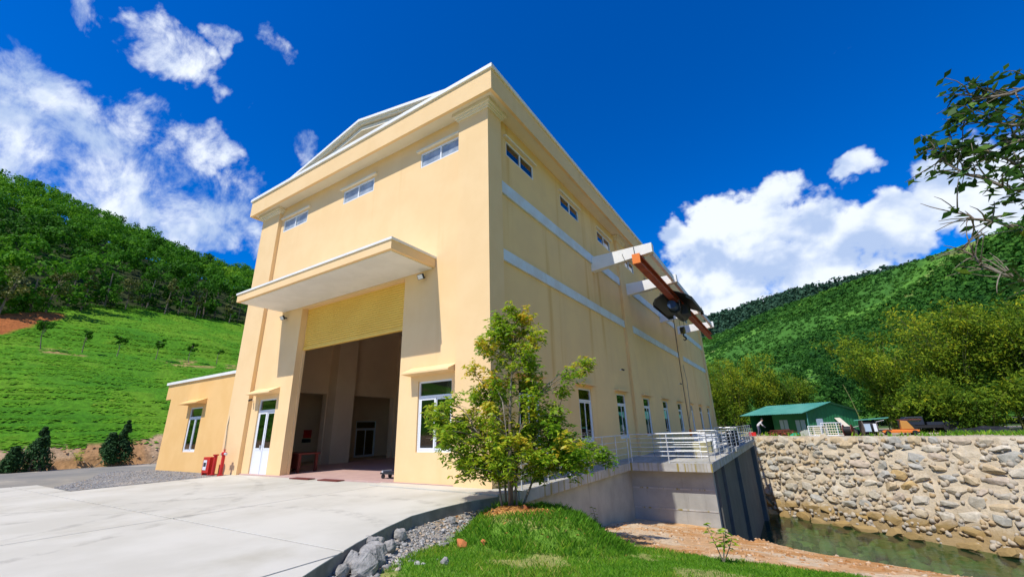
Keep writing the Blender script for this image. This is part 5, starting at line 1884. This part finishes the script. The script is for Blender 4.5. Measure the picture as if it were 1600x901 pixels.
# weeds along the top of the stone wall
rg = np.random.default_rng(97)
n = 2600
s = np.concatenate([rg.uniform(.45, 1.2, n * 2 // 3), rg.uniform(-.1, .45, n // 3)])
q = np.array([T0 + TD * v for v in s]) + np.stack([rg.uniform(.5, 3.4, len(s)), rg.uniform(.9, 5.0, len(s))], 1)
keep = fbm(q[:, 0] * .7, q[:, 1] * .7, 3, 5) > .5
q = q[keep]
o = blades('yard_weeds', np.c_[q, np.full(len(q), .24)], rg.uniform(.12, .42, len(q)), rg.uniform(.05, .16, len(q)), .9, rg.uniform(.1, .9, len(q)), GRASS, rg)
tag(o, 'patchy green weeds behind the top of the stone wall', 'weeds', kind='stuff')

# ================================================================== LOOSE ROCKS BY THE KERB
rock_lab = ['large pale rock at the back of the heap by the kerb', 'biggest grey rock of the heap, rounded, facing the camera', 'grey rock on the left front of the heap', 'dark pitted rock at the right front of the heap', 'lumpy grey rock against the kerb, left of the heap', 'small grey rock behind the heap along the kerb', 'flat-topped grey rock farther up the kerb', 'single pale rock leaning on the kerb halfway to the mound', 'small rock by the kerb next to the mound', 'low grey rock at the near tip of the heap', 'brown flat stone lying in the gravel strip', 'little white stone on the lawn']
rocks = [(1.50, -5.12, .19), (1.72, -5.32, .21), (1.62, -5.62, .16), (1.92, -5.62, .19), (1.22, -5.0, .16), (1.12, -4.72, .12), (1.32, -4.66, .13), (0.98, -4.12, .13), (0.80, -2.55, .10), (1.78, -5.86, .11), (1.35, -3.45, .12), (2.55, -4.75, .07)]
for i, (x, y, r_) in enumerate(rocks):
    me = hull_mesh('rock', ROCKG, 500 + i, 40, 1.0, .85, .8, .9)
    o = link('rock', me, None, loc=(x, y, float(bank_z(np.array(x), np.array(y))) + r_ * (.52 if i != 10 else .1)))
    o.scale = (r_, r_, r_ * (1 if i != 10 else .35))
    o.rotation_euler = (rg.normal() * .3, rg.normal() * .3, rg.random() * 6)
    sb = o.modifiers.new('sub', 'SUBSURF')
    sb.subdivision_type = 'SIMPLE'
    sb.levels = sb.render_levels = 2
    tx_ = bpy.data.textures.new('rock_relief', 'CLOUDS')
    tx_.noise_scale = .45
    dm = o.modifiers.new('relief', 'DISPLACE')
    dm.texture = tx_
    dm.strength = .22
    dm.texture_coords = 'LOCAL'
    tag(o, rock_lab[i], 'rock', 'loose rocks by the kerb')
for i, (x, y, r_) in enumerate(((1.72, -3.35, .12), (2.08, -3.2, .07), (2.2, -1.95, .07))):
    me = hull_mesh('clay_stone', ROCKO, 560 + i, 16, 1.0, .8, .7)
    o = link('clay_stone', me, None, loc=(x, y, float(bank_z(np.array(x), np.array(y))) + r_ * .45))
    o.scale = (r_, r_, r_)
    o.rotation_euler = (0.2 * i, .3, i)
    tag(o, ('larger orange clay lump at the front toe of the mound', 'smaller orange clay lump at the front toe of the mound', 'orange clay lump on top of the mound')[i], 'stone', 'orange clay stones')
# broken rubble crumbs round the heap
P = np.stack([rg.normal(1.45, .32, 420), rg.normal(-5.2, .42, 420)], 1)
P = P[P[:, 0] > np.interp(-P[:, 1], [-q_[1] for q_ in KERBLINE], [q_[0] for q_ in KERBLINE]) + .05]
o = scatter_mesh('rubble', peb_protos, np.c_[P, bank_z(P[:, 0], P[:, 1])], 0.02 + .06 * rg.random(len(P)) ** 2, rg, PEB)
tag(o, 'broken concrete rubble round the heap of grey rocks', 'rubble', kind='stuff')

# ================================================================== SHED AND YARD
GREEN = mat('green_sheet_steel', (0.02, 0.16, 0.06), .55, (0.015, 0.12, 0.05), .8, col3=(0.03, .20, .08), scale3=.3)
GROOF = mat('green_roof_sheet', (0.06, 0.26, 0.19), .5, (0.10, 0.32, 0.24), .7)
SHED = thing('green_shed', 'green sheet-metal shed with open dark bay behind the stone wall', 'shed', (8.4, 39.0, .25))
A = np.array((8.4, 39.0))
u_, v_ = np.array((-.75, .66)), np.array((.66, .75))
LN, WDT, EZ, RZ, Z0 = 6.7, 6.4, 2.25, 3.05, .25


def sp(a, b, z):
    q = A + u_ * a + v_ * b
    return (q[0], q[1], z)


def sheet(mb, pts):
    """A thin panel given by its corners, doubled for thickness."""
    p_ = [np.array(q, float) for q in pts]
    n_ = np.cross(p_[1] - p_[0], p_[2] - p_[0])
    n_ = n_ / np.linalg.norm(n_) * .02
    mb.quad(*p_)
    mb.quad(*[q + n_ for q in p_][::-1])
    for i in range(len(p_)):
        j = (i + 1) % len(p_)
        mb.quad(p_[i], p_[j], p_[j] + n_, p_[i] + n_)
    return mb


# gable wall in ribbed sheets
w_ = MB()
nb_ = 34
for i in range(nb_):
    b0, b1 = WDT * i / nb_, WDT * (i + 1) / nb_
    off0, off1 = (-.03 if i % 2 else 0), (-.03 if i % 2 == 0 else 0)

    def top(b):
        return RZ - abs(b - WDT * .45) * (RZ - EZ) / (WDT * .5)
    w_.quad(sp(off0, b0, Z0), sp(off1, b1, Z0), sp(off1, b1, top(b1)), sp(off0, b0, top(b0)))
w_.build('gable_wall', GREEN, SHED)
sheet(MB(), [sp(.02, .05, Z0), sp(3.9, .05, Z0), sp(3.9, .05, EZ), sp(.02, .05, EZ)]).build('front_wall', GREEN, SHED)
sheet(MB(), [sp(.0, WDT, Z0), sp(LN, WDT, Z0), sp(LN, WDT, EZ), sp(.0, WDT, EZ)]).build('back_wall', GREEN, SHED)
sheet(MB(), [sp(LN, .05, Z0), sp(LN, WDT, Z0), sp(LN, WDT, EZ), sp(LN, .05, EZ)]).build('end_wall', GREEN, SHED)
sheet(MB(), [sp(3.9, .1, Z0), sp(3.9, WDT, Z0), sp(3.9, WDT, EZ), sp(3.9, .1, EZ)]).build('partition', GREEN, SHED)
for nm, b0, b1, z0, z1 in (('roof_front', -1.1, WDT * .45, EZ - .12, RZ + .06), ('roof_back', WDT * .45, WDT + .4, RZ + .06, EZ - .05)):
    w_ = MB()
    nr_ = 60
    for i in range(nr_):
        a0, a1 = -.4 + (LN + .7) * i / nr_, -.4 + (LN + .7) * (i + 1) / nr_
        h0, h1 = (.03 if i % 2 else 0), (.03 if i % 2 == 0 else 0)
        w_.quad(sp(a0, b0, z0 + h0), sp(a1, b0, z0 + h1), sp(a1, b1, z1 + h1), sp(a0, b1, z1 + h0))
        w_.quad(sp(a0, b0, z0 + h0 - .03), sp(a1, b0, z0 + h1 - .03), sp(a1, b1, z1 + h1 - .03), sp(a0, b1, z1 + h0 - .03))
    w_.build(nm, GROOF, SHED)
MB().tube([sp(-.02, -.02, Z0), sp(-.02, -.02, EZ)], .05, 6).build('corner_post', GROOF, SHED)
MB().tube([sp(-.05, -.05, EZ - .1), sp(-.6, -.9, Z0)], .03, 5).build('brace', GROOF, SHED)
PALE = mat('pale_blue_panel', (.42, .52, .62), .5)
for nm, a0, a1, z0, z1 in (('door', .35, 1.35, Z0, 1.55), ('window', 2.2, 3.1, .75, 1.6)):
    sheet(MB(), [sp(a0, .0, z0), sp(a1, .0, z0), sp(a1, .0, z1), sp(a0, .0, z1)]).build(nm, PALE, SHED)
    MB().tube([sp((a0 + a1) / 2, -.01, z0), sp((a0 + a1) / 2, -.01, z1)], .025, 4).build('mullion', GREEN, SHED)
sheet(MB(), [sp(-.06, .9, .95), sp(-.06, 1.7, .95), sp(-.06, 1.7, 1.62), sp(-.06, .9, 1.62)]).build('window', PALE, SHED)
o = sheet(MB(), [sp(-.95, 3.5, Z0), sp(-.95, 4.5, Z0), sp(-.08, 3.9, 1.65), sp(-.08, 3.2, 1.65)]).build('plywood_sheet', CREAMTRIM)
tag(o, 'pale plywood sheet leaning against the shed gable', 'board')
o = MB().tube([(12.5, 39.8, .25), (12.1, 40.3, 3.3), (11.85, 40.6, 4.6)], [.03, .026, .02], 6).build('bamboo_pole', CULM)
tag(o, 'thin pale pole leaning up behind the right of the shed', 'pole')
o = MB().tube([(13.4, 36.2, 1.35), (10.4, 44.0, .35)], .03, 5).build('guy_rope', FRAME)
tag(o, 'pale guy rope slanting beside the shed', 'rope')


def cage(label, x, y, w, d, h, ang_):
    t_ = thing('wire_cage', label, 'cage', (x, y, .25), 'white cages in the yard')
    c, s = math.cos(ang_), math.sin(ang_)

    def q(a, b, z):
        return (x + a * c - b * s, y + a * s + b * c, .25 + z)
    f_ = MB()
    for a in (-w / 2, w / 2):
        for b in (-d / 2, d / 2):
            f_.tube([q(a, b, 0), q(a, b, h)], .035, 5)
    for z in (.03, h):
        f_.tube([q(-w / 2, -d / 2, z), q(w / 2, -d / 2, z)], .035, 5).tube([q(-w / 2, d / 2, z), q(w / 2, d / 2, z)], .035, 5)
        f_.tube([q(-w / 2, -d / 2, z), q(-w / 2, d / 2, z)], .035, 5).tube([q(w / 2, -d / 2, z), q(w / 2, d / 2, z)], .035, 5)
    f_.build('frame', FRAME, t_)
    g_ = MB()
    for k_ in range(1, 6):
        a = -w / 2 + w * k_ / 6
        g_.tube([q(a, -d / 2, .03), q(a, -d / 2, h)], .016, 4).tube([q(a, d / 2, .03), q(a, d / 2, h)], .016, 4)
    for k_ in range(1, 5):
        z = h * k_ / 5
        g_.tube([q(-w / 2, -d / 2, z), q(w / 2, -d / 2, z)], .016, 4).tube([q(-w / 2, d / 2, z), q(w / 2, d / 2, z)], .016, 4)
    g_.build('mesh_bars', CREAMTRIM, t_)['kind'] = 'stuff'


cage('square white wire cage in front of the shed corner', 8.75, 34.3, .95, .8, .78, -.5)
cage('taller white wire cage beside the first, towards the reels', 9.75, 34.2, 1.1, .8, 1.0, -.5)


def reel(label, x, y, rad, wid, ang_, full, m1, m2):
    t_ = thing('cable_reel', label, 'reel', (x, y, .25), 'cable reels in the yard')
    ax = np.array((math.cos(ang_), math.sin(ang_), 0))
    c_ = np.array((x, y, .25 + rad))
    for s_ in (-1, 1):
        MB().tube([c_ + ax * s_ * wid / 2, c_ + ax * s_ * (wid / 2 + .05)], rad, 20).build('flange', m1, t_)
    MB().tube([c_ - ax * wid / 2, c_ + ax * wid / 2], rad * full, 16).build('wound_cable', m2, t_)
    return t_


reel('weathered small cable reel beside the white cages', 10.75, 34.0, .42, .5, -.3, .7, WOOD, BLACK)
rl = reel('big dark cable reel with pale labels under a loose roof sheet', 12.05, 33.9, .60, .8, .15, .85, mat('weathered_board', (.20, .16, .13), .8, (.12, .10, .09), 4), BLACK)
axr = np.array((math.cos(-.9), math.sin(-.9), 0))
for k_, (dx, w2, m_) in enumerate(((-.12, .2, PALE), (.35, .1, FRAME))):
    MB().box(12.05 + dx - w2, 12.05 + dx + w2, 33.33, 33.35, .55, 1.12).build('label_sheet', m_, rl)
o = sheet(MB(), [(11.2, 33.5, 1.36), (13.3, 33.3, 1.48), (13.5, 34.3, 1.55), (11.4, 34.5, 1.42)]).build('roof_sheet', GROOF)
tag(o, 'loose grey-green roofing sheet lying over the big cable reel', 'sheet')


def heap(name, label, cat, c_, rx, ry, h, m, seed):
    rg_ = np.random.default_rng(seed)
    X_, Y_ = np.meshgrid(np.linspace(-1, 1, 26), np.linspace(-1, 1, 20))
    r2 = X_ ** 2 + Y_ ** 2
    Z_ = h * np.clip(1 - r2, 0, 1) ** .6 * (.5 + fbm(X_ * 2.6 + seed, Y_ * 2.6, 4, seed))
    o_ = grid_object(name, c_[0] + X_ * rx, c_[1] + Y_ * ry, .22 + Z_, m)
    return tag(o_, label, cat)


TARP = mat('black_tarpaulin', (.008, .008, .009), .6, (.014, .014, .015), 3, bump=.8, bscale=5, bdist=.1)
heap('tarpaulin_heap', 'low black tarpaulin heap between the two cable reels', 'tarpaulin', (11.15, 34.9), .75, .6, .55, TARP, 3)
heap('tarpaulin_heap', 'long tarpaulin heap below the bamboo on the right, blackened as its shade', 'tarpaulin', (18.6, 34.6), 2.2, .9, .45, TARP, 5)  # black heap put where the bamboo's shade makes the yard dark
heap('tarpaulin_sheet', 'crumpled bright green tarpaulin in front of the shed door', 'tarpaulin', (7.2, 36.3), .55, .35, .22, mat('bright_green_tarp', (.01, .30, .14), .6), 7)
heap('cement_sack_heap', 'grey-green covered sacks beside the shed brace', 'sacks', (7.9, 36.0), .5, .4, .5, mat('sack_cloth', (.36, .38, .30), .9, (.28, .3, .25), 3), 9)
rg = np.random.default_rng(18)
tp = thing('brick_pile', 'untidy pile of red bricks and timber in front of the open bay', 'bricks', (6.2, 37.0, .25))
bm_ = MB().box(-.11, .11, -.05, .05, -.035, .035).mesh('brick', mat('red_brick', (.34, .10, .05), .9, (.24, .07, .04), 4))
for k_ in range(90):
    o = link('brick', bm_, tp, loc=(rg.normal() * .5, rg.normal() * .22, .04 + .32 * rg.random() ** 1.5))
    o.rotation_euler = (rg.normal() * .25, rg.normal() * .25, rg.random() * 3)
for k_ in range(5):
    MB().obox((6.2 + rg.normal() * .3, 36.8 + rg.normal() * .2, .55 + .05 * k_), (.8, .05, .02), (.97, .2 * rg.normal(), .05), (-.2, .97, 0), (0, 0, 1)).build('plank', WOOD, tp)
t_ = thing('plastic_crate', 'small red plastic crate near the end of the platform', 'crate', (3.85, 36.6, .25))
MB().wall('x', 3.5, 3.52, 36.4, 36.8, .25, .6).wall('x', 4.1, 4.12, 36.4, 36.8, .25, .6).wall('y', 36.4, 36.42, 3.5, 4.12, .25, .6).wall('y', 36.8, 36.82, 3.5, 4.12, .25, .6).box(3.5, 4.12, 36.4, 36.82, .25, .27).build('walls', RED, t_)

# orange road machine and dark truck under the bamboo
t_ = thing('drilling_machine', 'low orange machine with a raised cab post under the bamboo', 'machine', (13.9, 34.3, .25))
MB().prism([(12.9, .42), (14.7, .40), (15.0, .5), (15.0, .62), (13.0, .66), (12.8, .55)], 33.9, 34.7, 'y').build('chassis', ORANGE_B, t_, bevel=.03)
MB().prism([(14.0, .66), (14.75, .66), (14.45, 1.25), (14.05, 1.3)], 34.0, 34.6, 'y').build('housing', mat('dusty_orange', (.55, .25, .05), .7), t_, bevel=.03)
MB().box(13.9, 15.3, 34.05, 34.55, 1.31, 1.37).build('boom', WOOD, t_)
for x in (13.15, 14.7):
    for y in (33.86, 34.74):
        MB().tube([(x, y - .06, .42), (x, y + .06, .42)], .17, 14).build('wheel', BLACK, t_)
t_ = thing('parked_truck', 'dark truck standing under the bamboo behind the orange machine', 'truck', (16.0, 40.6, .25))
DK = mat('shade_dark_blue_paint', (.015, .02, .035), .5)  # near-black body colour, with the bamboo's shade painted in
MB().box(15.0, 18.6, 39.8, 41.5, .62, .85).build('chassis', BLACK, t_)
MB().prism([(15.0, .86), (16.5, .86), (16.5, 1.55), (15.4, 1.55), (15.05, 1.2)], 39.8, 41.5, 'y').build('cab', DK, t_, bevel=.04)
MB().prism([(15.42, 1.15), (16.3, 1.15), (16.3, 1.45), (15.55, 1.45)], 39.785, 39.799, 'y').build('side_window', PANE, t_)
MB().wall('y', 39.8, 39.85, 16.65, 18.6, .86, 1.1).wall('y', 41.45, 41.5, 16.65, 18.6, .86, 1.1).wall('x', 16.65, 16.7, 39.86, 41.44, .86, 1.1).wall('x', 18.55, 18.6, 39.86, 41.44, .86, 1.1).box(16.71, 18.54, 39.86, 41.44, .86, .92).build('load_bed', DK, t_)
for x in (15.6, 17.9):
    for y in (39.75, 41.55):
        MB().tube([(x, y - .11, .6), (x, y + .11, .6)], .35, 16).build('wheel', BLACK, t_)

# ---- person bending forward by the shed's open bay
def person(label, base, yaw):
    t_ = thing('person', label, 'person', base)
    # joints: pelvis, spine, chest, neck, head; legs and arms (x = facing direction)
    J = [(0, 0, .86), (.10, 0, 1.02), (.26, 0, 1.18), (.36, 0, 1.27), (.44, 0, 1.36), (.47, 0, 1.43),
         (.02, .11, .84), (.12, .13, .46), (.02, .14, .06), (.14, .15, .02),
         (-.02, -.11, .84), (-.02, -.13, .46), (-.14, -.14, .06), (-.02, -.15, .02),
         (.26, .19, 1.17), (.36, .22, .92), (.52, .16, .78), (.60, .14, .72),
         (.26, -.19, 1.17), (.38, -.22, .92), (.54, -.15, .78), (.62, -.13, .72)]
    E_ = [(0, 1), (1, 2), (2, 3), (3, 4), (4, 5), (0, 6), (6, 7), (7, 8), (8, 9), (0, 10), (10, 11), (11, 12), (12, 13), (2, 14), (14, 15), (15, 16), (16, 17), (2, 18), (18, 19), (19, 20), (20, 21)]
    rad = [.13, .125, .13, .055, .095, .08, .10, .065, .042, .035, .10, .065, .042, .035, .065, .045, .034, .028, .065, .045, .034, .028]
    me = bpy.data.meshes.new('body')
    me.from_pydata(J, E_, [])
    m_ = bpy.data.materials.new('clothing_and_skin')
    m_.use_nodes = True
    tr2 = m_.node_tree
    p2 = tr2.nodes['Principled BSDF']
    p2.inputs['Roughness'].default_value = .8
    tcn = N(tr2, 'ShaderNodeTexCoord')
    sx2 = N(tr2, 'ShaderNodeSeparateXYZ')
    lk(tr2, tcn.outputs['Object'], sx2.inputs[0])
    rmp = N(tr2, 'ShaderNodeValToRGB')
    rmp.color_ramp.interpolation = 'CONSTANT'
    cols = [(0, (.03, .03, .04)), (.5, (.10, .10, .14)), (.80, (.62, .60, .62)), (1.0, (.40, .24, .16))]
    while len(rmp.color_ramp.elements) < 4:
        rmp.color_ramp.elements.new(.5)
    for e2, (a2, c2) in zip(rmp.color_ramp.elements, cols):
        e2.position = a2 / 1.0 * .62 if a2 else 0
        e2.color = (*c2, 1)
    rmp.color_ramp.elements[1].position = .10 / 1.5
    rmp.color_ramp.elements[2].position = .88 / 1.5
    rmp.color_ramp.elements[3].position = 1.285 / 1.5
    lk(tr2, MATH(tr2, 'DIVIDE', sx2.outputs[2], 1.5), rmp.inputs[0])
    lk(tr2, rmp.outputs[0], p2.inputs['Base Color'])
    me.materials.append(m_)
    o = link('body', me, t_, loc=(0, 0, 0))
    o.rotation_euler = (0, 0, yaw)
    sk = o.modifiers.new('skin', 'SKIN')
    sk.use_smooth_shade = True
    for i, r_ in enumerate(rad):
        o.data.skin_vertices[0].data[i].radius = (r_, r_)
        o.data.skin_vertices[0].data[i].use_root = (i == 0)
    sb = o.modifiers.new('sub', 'SUBSURF')
    sb.levels = sb.render_levels = 1
    hair = MB().tube([(.40, 0, 1.44), (.43, 0, 1.50), (.50, 0, 1.53)], [.09, .085, .04], 8).mesh('hair', BLACK)
    h_ = link('hair', hair, t_, loc=(0, 0, 0))
    h_.rotation_euler = (0, 0, yaw)


person('person in a pale shirt and dark trousers bending forward near the open shed bay', (4.35, 37.0, .26), .1)
